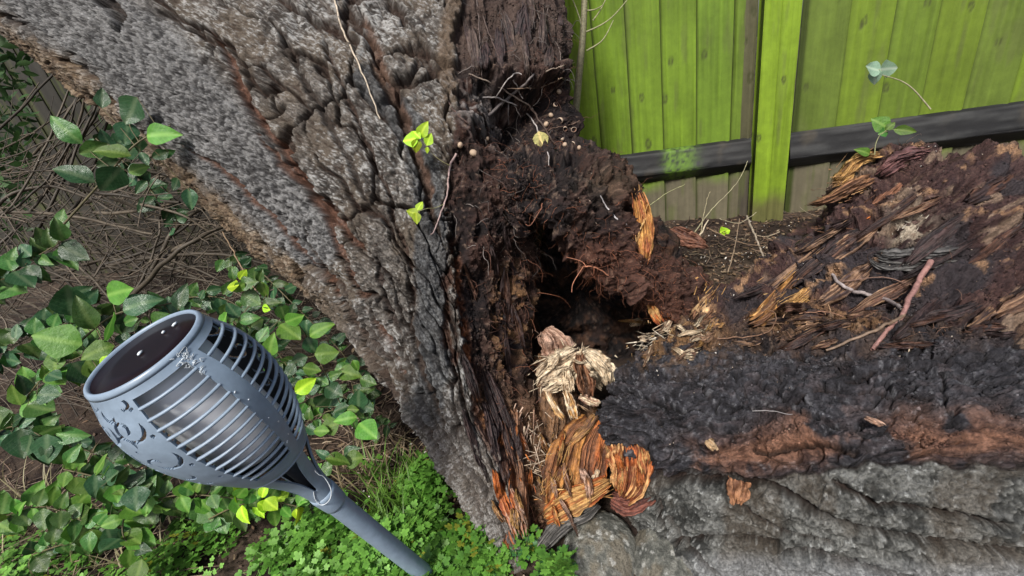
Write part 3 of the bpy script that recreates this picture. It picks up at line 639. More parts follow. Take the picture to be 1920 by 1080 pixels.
def shards(name, root, spec, seed, kind='stuff'):
    """bundles of thin splinters: (x, y, d, dirx, diry, len px, spread, count, width px, palette)"""
    r = np.random.default_rng(seed); acc = Acc()
    tv_ = np.array([[0, -1, 0], [0, 1, 0], [0, 0, .6], [.55, -.8, .1], [.55, .7, .1], [.55, 0, .8], [1, .1, .1]], float)
    tf_ = np.array([[0, 3, 5], [0, 5, 2], [2, 5, 4], [2, 4, 1], [1, 4, 3], [1, 3, 0], [3, 6, 5], [5, 6, 4], [4, 6, 3]])
    for (x, y, d, dx, dy, ln, spr, cnt, wd, pal, rx, ry) in spec:
        cnt = int(cnt * .32); wd = wd * .5; px = x + r.normal(0, 1, cnt) * rx; py = y + r.normal(0, 1, cnt) * ry; k = d / F
        ang = math.atan2(dy, dx) + r.normal(0, spr, cnt); l = ln * (.25 + 1.1 * r.uniform(0, 1, cnt) ** 2)
        dep = d + r.normal(0, .008, cnt)
        a = P(px, py, dep); b = P(px + np.cos(ang) * l, py + np.sin(ang) * l, dep - r.uniform(-.4, .8, cnt) * l * k)
        D = b - a; v = CAM - a
        Fm = frames(D, v / np.linalg.norm(v, axis=1, keepdims=True)); sc = np.stack([np.linalg.norm(D, axis=1), wd * k * r.uniform(.4, 1.4, cnt), wd * k * r.uniform(.3, .8, cnt)], -1)
        C = mix(pal[0], pal[1], r.uniform(0, 1, cnt) ** .8)
        inst(acc, tv_, tf_, Fm * sc[:, None, :], a, C)
    o = acc.build(name, m_wood, None, smooth=False); keep(o, root)
    if kind: o['kind'] = kind
    return o
TT = tree
slab('torn_sheet', TT, [(1112, 790, .86, 14, .3), (1090, 815, .85, 34, .4), (1075, 860, .835, 48, .3), (1062, 915, .82, 50, .2), (1045, 965, .81, 30, .2)], ([.10, .035, .014], [.50, .23, .06]), .014, .10, 3, ([.06, .025, .012], [.26, .11, .045]), 6, 150, 110, .01)['label'] = 'golden brown curled torn sheet of wood'
slab('torn_sheet', TT, [(960, 770, .885, 14, .3), (950, 830, .86, 24, .3), (958, 890, .835, 26, .2), (968, 950, .81, 20, .1), (985, 1010, .79, 10, 0)], ([.14, .045, .018], [.46, .17, .055]), .014, .12, 71, BROWN, 7, 140, 70)['label'] = 'wet orange-brown slab against the foot of the bark'
slab('torn_sheet', TT, [(1128, 790, .835, 10, .4), (1120, 830, .82, 22, .5), (1112, 880, .805, 26, .4), (1115, 925, .79, 16, .2)], ([.07, .025, .012], [.30, .12, .05]), .014, .10, 73, ORANGE, 7, 110, 70)['label'] = 'dark red-brown slab in the middle of the torn base'
slab('torn_sheet', TT, [(1020, 975, .81, 14, .2), (1060, 948, .79, 24, 0), (1105, 925, .78, 21, 0), (1148, 900, .775, 12, 0)], ([.22, .05, .015], [.64, .22, .045]), .012, .14, 5, GOLD, 6, 130, 60)['label'] = 'bright orange torn lower edge'
slab('torn_sheet', TT, [(955, 760, .90, 12, .6), (962, 820, .875, 20, .6), (968, 890, .85, 22, .5), (975, 960, .83, 18, .4), (990, 1015, .81, 10, .3)], ([.14, .05, .025], [.42, .17, .07]), .016, .2, 9, BROWN, 6, 150, 60)
slab('torn_sheet', TT, [(932, 895, .83, 8, .2), (950, 930, .80, 18, .2), (965, 970, .79, 18, .1), (978, 1015, .78, 11, 0)], ORANGE, .008, .25, 13, PINK, 5, 100, 40)
slab('torn_sheet', TT, [(950, 985, .81, 14, 0), (955, 1010, .80, 12, 0), (960, 1030, .80, 8, 0)], ([.2, .06, .02], [.4, .14, .05]), .01, .3, 14, None, 5, 60, 40)
slab('torn_sheet', TT, [(1178, 832, .765, 36, .2), (1183, 865, .75, 44, .1), (1180, 905, .745, 36, 0), (1165, 935, .75, 18, 0)], ([.12, .03, .012], [.48, .14, .04]), .014, .10, 17, ([.25, .10, .04], [.62, .36, .15]), 9, 130, 100)['label'] = 'red-orange fibrous flap under the charred wood'
slab('torn_sheet', TT, [(1145, 935, .765, 14, 0), (1178, 945, .755, 22, 0), (1225, 925, .75, 14, 0)], ([.08, .03, .025], [.26, .10, .07]), .014, .2, 19, None, 5, 90, 50)
slab('wood_block', TT, [(1018, 622, 1.0, 16, .2), (1040, 645, .985, 30, .2), (1058, 680, .975, 30, .2), (1075, 700, .97, 22, .1)], PINK, .03, .12, 21, None, 4, 100, 60)['label'] = 'pinkish weathered block'
slab('pale_splinter', TT, [(1095, 660, .93, 20, .1), (1065, 685, .92, 36, .2), (1035, 705, .91, 32, .2), (1005, 725, .905, 18, .2)], PALE, .016, .22, 23, None, 9, 110, 80, .004)['label'] = 'pale ragged splinter pointing left'
slab('pale_splinter', TT, [(1085, 655, .935, 8, -.2), (1105, 680, .93, 32, -.2), (1125, 705, .925, 32, -.1), (1138, 730, .92, 14, -.1)], PALE, .014, .25, 25, None, 9, 100, 70, .004)['label'] = 'pale ragged splinter pointing right'
slab('pale_splinter', TT, [(1062, 690, .90, 8, 0), (1064, 715, .89, 12, 0), (1066, 738, .885, 11, 0)], PALE, .016, .2, 27, None, 4, 60, 40)
slab('dark_knot', TT, [(1086, 665, .90, 9, 0), (1092, 690, .885, 15, 0), (1100, 720, .88, 16, 0), (1102, 748, .88, 9, 0)], BROWN, .026, .1, 29, ([.2, .08, .04], [.3, .15, .08]), 4, 90, 50)['label'] = 'dark brown upright core between the pale splinters'
slab('torn_strip', TT, [(1022, 725, .90, 4, 0), (1038, 760, .885, 7, 0), (1060, 790, .87, 5, 0)], PALE, .008, .2, 31, GOLD, 3, 60, 20)
slab('torn_strip', TT, [(1060, 730, .89, 6, 0), (1072, 765, .88, 10, 0), (1078, 790, .87, 6, 0)], GOLD, .01, .2, 33, PALE, 3, 60, 30)
slab('torn_strip', TT, [(1085, 740, .885, 7, 0), (1108, 752, .88, 9, .2), (1128, 758, .88, 4, 0)], PINK, .008, .2, 34, PALE, 3, 60, 30)
slab('torn_strip', TT, [(1118, 775, .85, 5, 0), (1100, 800, .845, 10, 0), (1062, 830, .84, 10, 0), (1040, 850, .835, 4, 0)], GOLD, .008, .2, 35, BROWN, 3, 80, 30)
slab('torn_strip', TT, [(1135, 830, .82, 4, 0), (1145, 855, .81, 6, 0), (1150, 885, .805, 4, 0)], GOLD, .008, .2, 36, PINK, 3, 60, 20)
slab('torn_strip', TT, [(1122, 880, .80, 4, 0), (1112, 905, .795, 8, 0), (1106, 916, .795, 5, 0)], PALE, .008, .2, 37, None, 3, 50, 24)
slab('upright_splinter', TT, [(1206, 500, .955, 8, 0), (1208, 460, .965, 16, 0), (1205, 405, .98, 17, 0), (1194, 358, 1.0, 10, 0)], ([.30, .12, .04], [.66, .38, .12]), .03, .22, 39, ([.25, .08, .04], [.5, .18, .07]), 6, 130, 60)['label'] = 'bright orange upright splinter beside the fence'
slab('upright_splinter', TT, [(1180, 480, 1.12, 8, 0), (1178, 420, 1.08, 12, 0), (1166, 350, 1.06, 8, 0)], ([.1, .07, .045], [.3, .22, .15]), .02, .22, 41, BROWN, 5, 90, 40)
slab('torn_strip', TT, [(1215, 560, 1.0, 5, 0), (1228, 590, .97, 10, .2), (1245, 612, .95, 4, 0)], ORANGE, .01, .3, 43, GOLD, 4, 60, 30)
slab('bark_lip', TT, [(1010, 1030, .80, 10, 0), (1050, 985, .79, 17, 0), (1100, 962, .79, 11, 0), (1128, 940, .795, 5, 0)], ([.05, .048, .045], [.17, .16, .15]), .014, .15, 44, None, 4, 100, 50)
# splintered pieces standing on the log
for a in [([(1350, 548, 1.08, 9, 0), (1325, 580, 1.03, 20, 0), (1300, 610, .99, 14, 0)], ([.20, .10, .05], [.62, .42, .22]), 45, 'torn_sheet', 'golden torn flap on the rim by the hole'),
          ([(1500, 508, 1.05, 5, 0), (1470, 545, 1.0, 11, 0), (1430, 592, .95, 16, 0), (1395, 610, .93, 6, 0)], ([.26, .12, .04], [.60, .34, .12]), 47, 'torn_sheet', 'long orange sliver on the back slope'),
          ([(1530, 535, .98, 6, 0), (1500, 560, .95, 12, 0), (1470, 580, .93, 6, 0)], GOLD, 49, 'torn_sheet', None),
          ([(1650, 290, 1.03, 6, .3), (1610, 300, 1.02, 14, .3), (1580, 330, 1.04, 13, .2), (1555, 350, 1.06, 4, 0)], GOLD, 51, 'torn_sheet', 'bright yellow torn top splinter of the log'),
          ([(1640, 330, 1.0, 8, .3), (1600, 350, 1.01, 12, .3), (1550, 375, 1.04, 8, .2), (1505, 388, 1.08, 3, 0)], ([.09, .04, .025], [.42, .22, .11]), 53, 'torn_sheet', None),
          ([(1690, 345, .97, 8, .3), (1650, 385, .98, 16, .3), (1600, 410, 1.0, 10, .2), (1560, 418, 1.03, 3, 0)], ([.06, .025, .018], [.30, .14, .08]), 55, 'torn_sheet', None),
          ([(1745, 285, .98, 12, .4), (1690, 300, .98, 16, .4), (1640, 335, 1.0, 10, .2)], ([.05, .022, .024], [.17, .08, .075]), 57, 'torn_sheet', None),
          ([(1650, 395, .96, 6, .3), (1620, 412, .97, 9, .3), (1590, 425, .99, 4, .2)], ORANGE, 59, 'torn_sheet', None),
          ([(1780, 380, .93, 14, .3), (1720, 400, .93, 30, .3), (1660, 430, .94, 16, .2)], ([.035, .02, .018], [.13, .08, .065]), 60, 'torn_sheet', None),
          ([(1800, 478, .86, 20, .2), (1720, 482, .87, 22, .3), (1660, 487, .88, 20, .3), (1632, 478, .89, 8, 0)], ([.03, .028, .028], [.12, .115, .11]), 61, 'bark_plate', 'flat dark grey bark plate near the top'),
          ([(1740, 640, .73, 20, .2), (1700, 660, .75, 10, .2), (1640, 668, .76, 6, .2)], ([.03, .025, .025], [.10, .08, .07]), 62, 'torn_sheet', None),
          ([(1255, 600, .99, 5, 0), (1240, 575, 1.0, 10, 0), (1225, 555, 1.02, 5, 0)], ORANGE, 63, 'torn_sheet', None)]:
    o = slab(a[3], logt, a[0], a[1], .016, .25, a[2], BROWN if a[2] in (45, 47, 53) else None, 6, 100, 50)
    if a[4]: o['label'] = a[4]
slab('bark_chip', logt, [(1385, 900, .655, 20, .2), (1383, 925, .645, 20, .1), (1380, 943, .65, 9, 0)], ([.12, .05, .025], [.33, .16, .08]), .008, .1, 65, None, 3, 60, 40)['label'] = 'small square orange-brown chip stuck on the grey bark'
slab('bark_chip', logt, [(1325, 826, .655, 6, .2), (1334, 834, .65, 9, .1), (1340, 842, .655, 4, 0)], ([.30, .19, .10], [.50, .36, .22]), .006, .1, 67, None, 3, 40, 20)['label'] = 'small pale round chip on the brown band'
slab('torn_sheet', logt, [(1620, 782, .58, 3, 0), (1640, 790, .575, 6, 0), (1652, 796, .58, 3, 0)], PINK, .006, .2, 68, None, 3, 40, 20)
shards('splinters', tree, [(1060, 690, .905, -1, .35, 34, .3, 60, 2.5, PALE, 30, 14), (1115, 700, .92, .6, .8, 28, .3, 50, 2.5, PALE, 14, 16), (1030, 715, .90, -1, .6, 20, .4, 90, 2, PALE, 14, 9), (1090, 660, .925, .3, -1, 16, .6, 50, 2, PALE, 10, 5),
    (1000, 850, .865, .2, 1, 34, .6, 200, 2.2, ([.25, .17, .11], [.6, .48, .36]), 16, 50), (975, 790, .885, -.3, 1, 40, .4, 110, 3, ([.25, .14, .09], [.58, .42, .32]), 15, 20), (1020, 870, .85, 1, -.1, 36, .8, 120, 2, ([.3, .2, .12], [.66, .52, .38]), 22, 40),
    (1045, 910, .815, .3, -1, 30, .4, 110, 2.5, GOLD, 20, 34), (1075, 930, .795, 1, -.4, 34, .3, 110, 2.5, ([.4, .14, .04], [.7, .42, .16]), 30, 12), (970, 930, .82, .3, 1, 36, .3, 90, 2.5, ORANGE, 12, 40), (1180, 880, .78, -.2, 1, 22, .6, 130, 2.5, ([.3, .08, .03], [.65, .35, .14]), 26, 26),
    (1190, 920, .775, 1, -.2, 24, .4, 50, 2.5, GOLD, 16, 8), (1085, 770, .88, .5, 1, 26, .5, 80, 2.5, ([.2, .1, .05], [.6, .42, .26]), 22, 22), (1204, 420, .965, -.1, 1, 34, .2, 90, 2.5, ([.35, .16, .06], [.72, .48, .2]), 9, 34), (1194, 362, .99, -.1, -1, 12, .4, 30, 2, GOLD, 5, 4), (1022, 630, .98, .5, 1, 20, .5, 50, 2, PINK, 10, 8),
    (930, 800, .87, .1, 1, 26, .4, 40, 2, ([.1, .05, .03], [.3, .15, .08]), 12, 30)], 5)
shards('splinters', logt, [(1220, 645, .945, -1, .3, 26, .5, 150, 2.2, ([.55, .45, .33], [.82, .75, .62]), 16, 8), (1240, 622, .965, 1, .2, 30, .5, 60, 2.2, ([.4, .3, .2], [.7, .58, .42]), 18, 5), (1275, 640, .93, 1, .2, 18, 1.2, 170, 2.2, ([.2, .1, .045], [.62, .42, .2]), 40, 20),
    (1330, 570, 1.03, .5, -1, 24, .5, 70, 2.2, GOLD, 16, 18), (1450, 570, .955, 1, -.8, 30, .3, 90, 2, ([.3, .15, .06], [.66, .42, .18]), 24, 20), (1500, 560, .94, 1, -.4, 22, .8, 60, 2, GOLD, 24, 14), (1600, 340, 1.02, 1, -.5, 34, .3, 110, 2, ([.12, .06, .035], [.55, .32, .15]), 40, 26),
    (1620, 400, .975, 1, -.5, 30, .3, 90, 2, ([.08, .035, .025], [.40, .2, .1]), 40, 20), (1710, 425, .92, 1, -.4, 14, .8, 90, 2, ([.3, .26, .2], [.6, .55, .46]), 18, 14), (1560, 600, .86, 1, -.2, 22, 1, 90, 1.8, ([.12, .06, .04], [.45, .28, .16]), 70, 20),
    (1708, 652, .715, .7, .6, 16, 1.2, 16, 2, PALE, 4, 3), (1550, 430, 1.02, 1, -.5, 26, .4, 60, 1.8, BROWN, 30, 14)], 6)

PLM = ([.012, .009, .010], [.065, .04, .038]); PLB = ([.03, .014, .010], [.15, .075, .05]); PLT = ([.07, .035, .022], [.34, .21, .13])
bpy.context.view_layer.update(); DG = bpy.context.evaluated_depsgraph_get()
def surf_d(x, y):
    n = ray(x, y); n = n / np.linalg.norm(n); ok, loc, *_ = S.ray_cast(DG, Vector(CAM), Vector(n)); return float(proj(np.array(loc))[2]) if ok else 1.2
def layer(root, name, n, xr, yr, ang, ln, wd, pals, seed, lift=.004, ok=None, jag=.3, th=.010):
    r = np.random.default_rng(seed); k = 0; tries = 0
    while k < n and tries < n * 20:
        tries += 1; x = r.uniform(*xr); y = r.uniform(*yr)
        if ok and not ok(x, y): continue
        a = math.radians(r.normal(*ang)); L = r.uniform(*ln); w_ = r.uniform(*wd); pth = []
        for t, f in ((-.5, .35), (-.15, 1), (.2, .9), (.5, .25)):
            xx = x + math.cos(a) * L * t; yy = y - math.sin(a) * L * t + 2.5 * math.sin(t * 5 + k); pth.append((xx, yy, surf_d(xx, yy) - lift - .006 * (t == -.15), w_ * f, r.uniform(-.4, .4)))
        dd = [q_[2] for q_ in pth]
        if max(dd) - min(dd) > .16: continue
        p1 = pals[r.integers(len(pals))]; p2 = pals[r.integers(len(pals))]
        slab(name, root, pth, p1, th, jag, 400 + seed * 50 + k, p2, 5, 56, 24); k += 1
sky_y = lambda x: np.interp(x, [1300, 1345, 1440, 1520, 1600, 1700, 1860, 2000], [590, 560, 505, 430, 345, 300, 305, 330])
layer(logt, 'torn_sheet', 22, (1360, 1960), (300, 620), (33, 9), (90, 200), (6, 17), [PLM, PLM, PLM, PLB, PLM, PLT], 1, ok=lambda x, y: y > sky_y(x) + 12 and y < 600)
layer(logt, 'torn_sheet', 16, (1400, 1900), (560, 650), (12, 10), (50, 130), (4, 10), [PLM, PLB, PLT], 2)
layer(tree, 'torn_sheet', 18, (880, 985), (470, 900), (-78, 10), (60, 150), (4, 11), [PLM, PLB, PLM], 5, lift=.003)
layer(tree, 'torn_sheet', 12, (880, 1060), (10, 110), (-82, 8), (50, 110), (5, 12), [PLM, PLM, ([.035, .024, .02], [.12, .085, .07])], 6, lift=.002, th=.007)
layer(tree, 'torn_sheet', 18, (930, 1110), (780, 990), (-70, 16), (34, 90), (3, 8), [GOLD, ORANGE, ([.12, .05, .025], [.40, .2, .09]), PINK], 7, lift=.006, jag=.4, th=.007)
layer(tree, 'pale_splinter', 3, (1020, 1085), (668, 715), (205, 26), (34, 70), (3, 8), [PALE, PALE, PINK], 8, lift=.006, jag=.4, th=.006)
layer(tree, 'pale_splinter', 3, (1105, 1135), (680, 735), (-50, 18), (30, 60), (3, 7), [PALE, PALE], 9, lift=.006, jag=.4, th=.006)
layer(tree, 'torn_sheet', 10, (1150, 1215), (845, 915), (-75, 22), (28, 60), (3, 8), [ORANGE, ([.2, .05, .02], [.5, .2, .07]), GOLD], 10, lift=.004, jag=.4, th=.006)
layer(logt, 'torn_sheet', 20, (1190, 1360), (600, 665), (20, 30), (26, 70), (3, 8), [GOLD, PLT, PLB, PALE], 11, lift=.004, jag=.4, th=.006)

# ------------------------------------------------------------------ crumbs and root hairs on the rotten wood
def visible_pts(k, lo, hi):
    q, nr, c = SURF[k]; px, py, d = proj(q[:len(nr)]); v = CAM - q[:len(nr)]; v /= np.linalg.norm(v, axis=1, keepdims=True)
    return q[:len(nr)], nr, c[:len(nr)], px, py, (np.sum(v * nr, 1) > -.15) & (px > lo[0]) & (px < hi[0]) & (py > lo[1]) & (py < hi[1])
def crumbs(name, root, sets, seed, size=(.0012, .0045)):
    r = np.random.default_rng(seed); acc = Acc()
    tv_ = np.array([[1, 0, 0], [-1, 0, 0], [0, .8, 0], [0, -.8, 0], [.1, 0, .6], [0, .1, -.6]]); tf_ = np.array([[0, 2, 4], [2, 1, 4], [1, 3, 4], [3, 0, 4], [2, 0, 5], [1, 2, 5], [3, 1, 5], [0, 3, 5]])
    for q, nr, c, m, n, pale in sets:
        idx = np.flatnonzero(m)
        if len(idx) == 0: continue
        cl = fbm(q[idx] * 28, 3, seed); w = np.clip(cl - .35, 0.01, 1) ** 1.5; idx = r.choice(idx, n, p=w / w.sum())
        s = size[0] + (size[1] - size[0]) * r.uniform(0, 1, n) ** 3
        M = rotmats(n, r) * (s[:, None, None]) * r.uniform(.5, 1.3, (n, 1, 3))
        C = c[idx] * r.uniform(.5, 1.7, n)[:, None]; pl = r.uniform(0, 1, n) < pale; C[pl] = mix([.22, .13, .08], [.55, .48, .40], r.uniform(0, 1, pl.sum())); M[pl] *= .6
        inst(acc, tv_, tf_, M, q[idx] + nr[idx] * (s * .3)[:, None], C)
    o = acc.build(name, m_rot, None, smooth=False); o['kind'] = 'stuff'; keep(o, root); return o
tq, tn, tc_, tx, ty, tm = visible_pts(0, (830, -60), (1180, 1000))
qd, sdd, _ = pdist(tx, ty, BB); trot = tm & (qd * sdd * SGN > 6)
bq, bn, bc, bx, by_, bmk = visible_pts(1, (900, 250), (1400, 640))
lq, ln_, lc_, lx, ly, lm = visible_pts(4, (1100, 200), (2000, 900))
wq, wn, wc, wx, wy, wm = visible_pts(2, (960, 400), (1260, 730)); hq, hn, hc, hx, hy, hm = visible_pts(3, (900, 650), (1150, 1000))
crumbs('crumbs', tree, [(tq, tn, tc_, trot, 16000, .02), (bq, bn, bc, bmk, 11000, .02), (wq, wn, wc, wm, 2500, .0), (hq, hn, hc, hm, 2500, .1)], 3)
crumbs('crumbs', logt, [(lq, ln_, lc_, lm & (ly < 650), 15000, .04), (lq, ln_, lc_, lm & (ly > 640) & (ly < 840), 7000, .008)], 4)
def hairs(name, root, sets, seed):
    r = np.random.default_rng(seed); acc = Acc()
    for q, nr, c, m, n, ln, col, rad, sag in sets:
        idx = r.choice(np.flatnonzero(m), n)
        for i in idx:
            K = 9; p = q[i] + nr[i] * .002; L = ln * r.uniform(.3, 1.3) / K
            d = nr[i] * r.uniform(.0, .7) + r.normal(0, .7, 3); d /= np.linalg.norm(d); pts = [p - nr[i] * .004]
            for k in range(K - 1):
                d = d + r.normal(0, .38, 3) + np.array([0, 0, -sag]) - nr[i] * (.12 if k > 2 else 0); d /= np.linalg.norm(d); pts.append(pts[-1] + d * L)
            V, Fq = tubeVF(pts, [rad * r.uniform(.6, 1.5), rad * .35], 3); acc.add(V, Fq, np.array(col) * r.uniform(.5, 1.6))
    o = acc.build(name, m_stem, None); o['kind'] = 'stuff'; keep(o, root)
RC = (.10, .045, .03); RR = (.20, .075, .04); RG = (.14, .12, .11)
under = bmk & (by_ > 430)
hairs('rootlets', tree, [(tq, tn, tc_, trot, 700, .06, RC, .0006, .12), (tq, tn, tc_, trot & (ty < 480), 260, .08, RG, .0007, .25), (bq, bn, bc, bmk, 500, .05, RR, .0005, .1), (bq, bn, bc, under, 420, .055, RR, .0005, .35), (tq, tn, tc_, trot & (ty > 330) & (tx > 960), 160, .09, RR, .0006, .3)], 9)
hairs('rootlets', logt, [(lq, ln_, lc_, lm & (ly < 640), 420, .05, (.16, .09, .06), .0005, .02)], 10)

# ------------------------------------------------------------------ casting onto what is built
bpy.context.view_layer.update(); DG = bpy.context.evaluated_depsgraph_get()
def hit(x, y, lift=.0, default=None):
    r = ray(x, y); n = r / np.linalg.norm(r)
    ok, loc, nor, *_ = S.ray_cast(DG, Vector(CAM), Vector(n))
    if not ok: return G(x, y)
    return np.array(loc) - n * lift
def depth_of(x, y):
    return float(proj(hit(x, y))[2])

# ------------------------------------------------------------------ twigs, roots, shells on the tree
def twig(name, label, cat, pts, rad, col, lift=.008, group=None, depths=None, root=None, sub=(), res=None):
    wp = []
    for k, p in enumerate(pts):
        if len(p) > 2: wp.append(P(p[0], p[1], p[2]))
        else: wp.append(hit(p[0], p[1], lift))
    r = np.random.default_rng(int(pts[0][0] * 7 + pts[0][1])); acc = Acc(); n = len(wp) * 7; cc = catmull(np.array(wp), n, False); cc = cc + (np.stack([fbm(cc * 60 + 5 * k, 2, k) for k in range(3)], -1) - .5) * .006
    V, Fq = tubeVF(cc, rad, 6); C = mix(np.array(col) * .55, np.array(col) * 1.25, fbm(V * 160, 3, 2)); acc.add(V, Fq, C)
    for s_ in sub:
        a = cc[int(s_[0] * (n - 1))]; b = [a] + [P(x_, y_, float(proj(a)[2]) + dz) for x_, y_, dz in s_[1]]
        V, Fq = tubeVF(catmull(np.array(b), 4 * len(b), False), [min(rad if np.isscalar(rad) else rad[-1], .0016) * .9, .0005], 5); acc.add(V, Fq, np.array(col))
    if root is not None:
        o = acc.build(name, m_stem, None); keep(o, root); return o, cc
    o = acc.build(name, m_stem); tag(o, label, cat, group); return o, cc
WH = (.42, .38, .36); GY = (.22, .20, .19); DB = (.07, .045, .035); TAN = (.40, .31, .22); RB = (.24, .10, .06)
gp = 'twigs caught in the rotten hollow'
TW = [('pale thin bare stem hanging down the middle of the grey bark', [(622, -30), (640, 50), (668, 110), (690, 165), (712, 222)], [.0022, .0012], (.5, .42, .32), ()),
  ('long pale curved twig ending in the withered leaf, across the hollow', [(905, 182), (935, 185), (965, 197), (990, 213), (1002, 232), (1012, 252)], [.0018, .0016], WH, ()),
  ('long straight pale twig slanting down through the middle of the hollow', [(878, 140), (912, 152), (950, 172), (985, 194), (1000, 206)], [.0016, .0018], (.34, .27, .22), ()),
  ('thick dark stick running down right below the pale twigs', [(993, 200), (1012, 228), (1030, 255), (1042, 272)], [.0028, .0018], DB, ()),
  ('broken grey stick lying up to the right over the nest hollow', [(915, 218), (945, 190), (972, 168), (992, 150), (1000, 140)], [.0042, .0022], (.14, .12, .115), ()),
  ('short white twig bent like a hook over the grey stick', [(929, 186), (940, 166), (955, 145), (968, 137), (978, 139)], [.0014, .0013], WH, ()),
  ('thin pale twig dropping between the two crossed twigs', [(961, 150), (972, 168), (980, 186)], [.0014, .001], WH, ()),
  ('forked brown twig at the top right of the hollow', [(1022, 133), (1045, 128), (1058, 122), (1078, 117)], [.0014, .0012], (.36, .28, .22), ()),
  ('thin arched brown twig along the top of the nut shells', [(950, 166), (985, 166), (1020, 162), (1042, 153), (1056, 148), (1070, 160), (1080, 166)], [.0012, .0014, .001], (.28, .19, .13), ()),
  ('slim dark twig hanging from the wood above the nest hollow', [(895, 0), (898, 50), (900, 100), (903, 140)], [.0014, .0010], (.13, .10, .09), ()),
  ('dark vine hanging down the brown wood above the nest', [(905, 30), (920, 70), (935, 110), (944, 138)], [.0018, .0012], (.09, .06, .05), ()),
  ('thin root trailing down the upper right of the torn wood', [(992, 0), (1010, 30), (1030, 62), (1048, 90), (1052, 130)], [.0011, .0009], (.2, .16, .14), ()),
  ('short pale twig pointing straight down under the grey stick', [(953, 188), (954, 210), (953, 233)], [.0011, .0013], (.3, .26, .25), ()),
  ('thin twig crossing right toward the nut shells', [(1027, 245), (1050, 238), (1072, 233), (1086, 226)], [.0009, .0008], (.22, .14, .1), ()),
  ('reddish bare root dangling in the dark crevice', [(1018, 382), (1010, 400), (1008, 425), (999, 448)], [.0014, .0009], RB, ((.3, [(995, 422, 0), (985, 420, 0)]),)),
  ('long red root reaching across the top of the black hole', [(1028, 525), (1060, 520), (1090, 502), (1115, 500), (1140, 515)], [.001, .0017, .0012], (.40, .17, .10), ((.55, [(1075, 530, 0), (1072, 548, 0)]), (.6, [(1090, 490, 0), (1062, 482, 0)]))),
  ('white curved twig lying on the right shoulder of the rotten shelf', [(1126, 368), (1138, 390), (1155, 408), (1175, 422)], [.0009, .002, .0012], (.62, .58, .58), ()),
  ('dark curved stem on the bark left of the nest hollow', [(838, 180), (850, 205), (864, 222), (880, 232)], [.0016, .0011], (.1, .06, .05), ())]
for lb, pts, rd, col, sub in TW: twig('twig', lb, 'twig', pts, rd, col, .006, gp if pts[0][1] < 260 and pts[0][0] > 800 else None, sub=sub)
LT = [('thick pinkish branch slanting down across the right of the log', [(1745, 490), (1718, 535), (1700, 570), (1692, 592), (1665, 620), (1634, 655)], [.0055, .0042, .0032], (.30, .16, .14)),
  ('lichened grey branch lying across the log toward the pinkish branch', [(1560, 515), (1585, 540), (1625, 552), (1662, 562), (1692, 580)], [.0028, .0042, .0034], (.34, .29, .28)),
  ('straight brown twig pointing left from the pinkish branch', [(1695, 592), (1650, 615), (1600, 636), (1550, 656)], [.003, .0022], (.19, .13, .09)),
  ('thin bent stem along the log above the grey branch', [(1580, 528), (1640, 520), (1690, 528), (1735, 545)], [.0012, .001], (.20, .12, .09)),
  ('long thin curved stem lying on the golden ledge', [(1345, 634), (1400, 632), (1440, 622), (1455, 595), (1440, 580)], [.0014, .0009], (.24, .14, .09)),
  ('thin brown stem trailing over the front of the rim', [(1500, 588), (1540, 584), (1580, 592)], [.001, .0008], (.3, .16, .1)),
  ('fine white hair-like root on the dark front face', [(1410, 771), (1450, 772), (1485, 775)], [.0006, .0005], (.3, .28, .28))]
for lb, pts, rd, col in LT: twig('twig', lb, 'twig', pts, rd, col, .007)

def leaf_mesh(name, m, L=1., wd=.36, curl=.12, fold=.18, tip=1.0, nl=9, nw=7):
    t = np.linspace(0, 1, nl); s = np.linspace(-1, 1, nw); T, Sx = np.meshgrid(t, s, indexing='ij')
    w = wd * np.sin(np.pi * np.clip(T, 0, 1) ** .78) ** .92 * (1 - .12 * T * tip) * (1 + .05 * np.sin(T * 14 + nl)) + .004
    x = T; y = Sx * w; z = np.abs(Sx) ** 1.3 * w * fold * 2 - curl * (T - .35) ** 2 * 1.6 + .03 * np.sin(T * 9) * np.abs(Sx)
    V = np.stack([x, y, z], -1).reshape(-1, 3)
    o_ = mk(name, V, gridfaces(nl, nw, False), m, None, None, np.stack([T, Sx * w], -1).reshape(-1, 2)); me = o_.data; bpy.data.objects.remove(o_); return me
m_l1 = mat('leaf_green', (.045, .125, .024), rough=.27, bump=.25, bscale=9, bdist=.02, var=.2, vscale=4, trans=.18, kind='leaf', spec=.5)
m_l2 = mat('leaf_blue_green', (.028, .082, .032), rough=.26, bump=.25, bscale=9, bdist=.02, var=.2, vscale=4, trans=.15, kind='leaf', spec=.45)
m_l3 = mat('leaf_bright', (.085, .215, .028), rough=.38, bump=.25, bscale=9, bdist=.02, var=.2, vscale=4, trans=.25, kind='leaf')
m_l4 = mat('leaf_fresh', (.30, .50, .02), rough=.45, bump=.2, bscale=9, bdist=.02, var=.15, vscale=4, trans=.3, kind='leaf')
m_l5 = mat('leaf_withered', (.50, .46, .18), rough=.6, bump=.5, bscale=9, bdist=.04, var=.3, vscale=6, trans=.2, kind='leaf')
m_l6 = mat('leaf_pale', (.22, .34, .24), rough=.35, bump=.2, bscale=9, bdist=.02, var=.15, vscale=4, trans=.2, kind='leaf')
LM = [[leaf_mesh('leaf', m, wd=(.37, .30, .42, .33, .39)[k], curl=(.05, .28, .16, .4, -.1)[k], fold=(.04, .14, .02, .10, .08)[k]) for k in range(5)] for m in (m_l1, m_l2, m_l3, m_l4, m_l5, m_l6)]
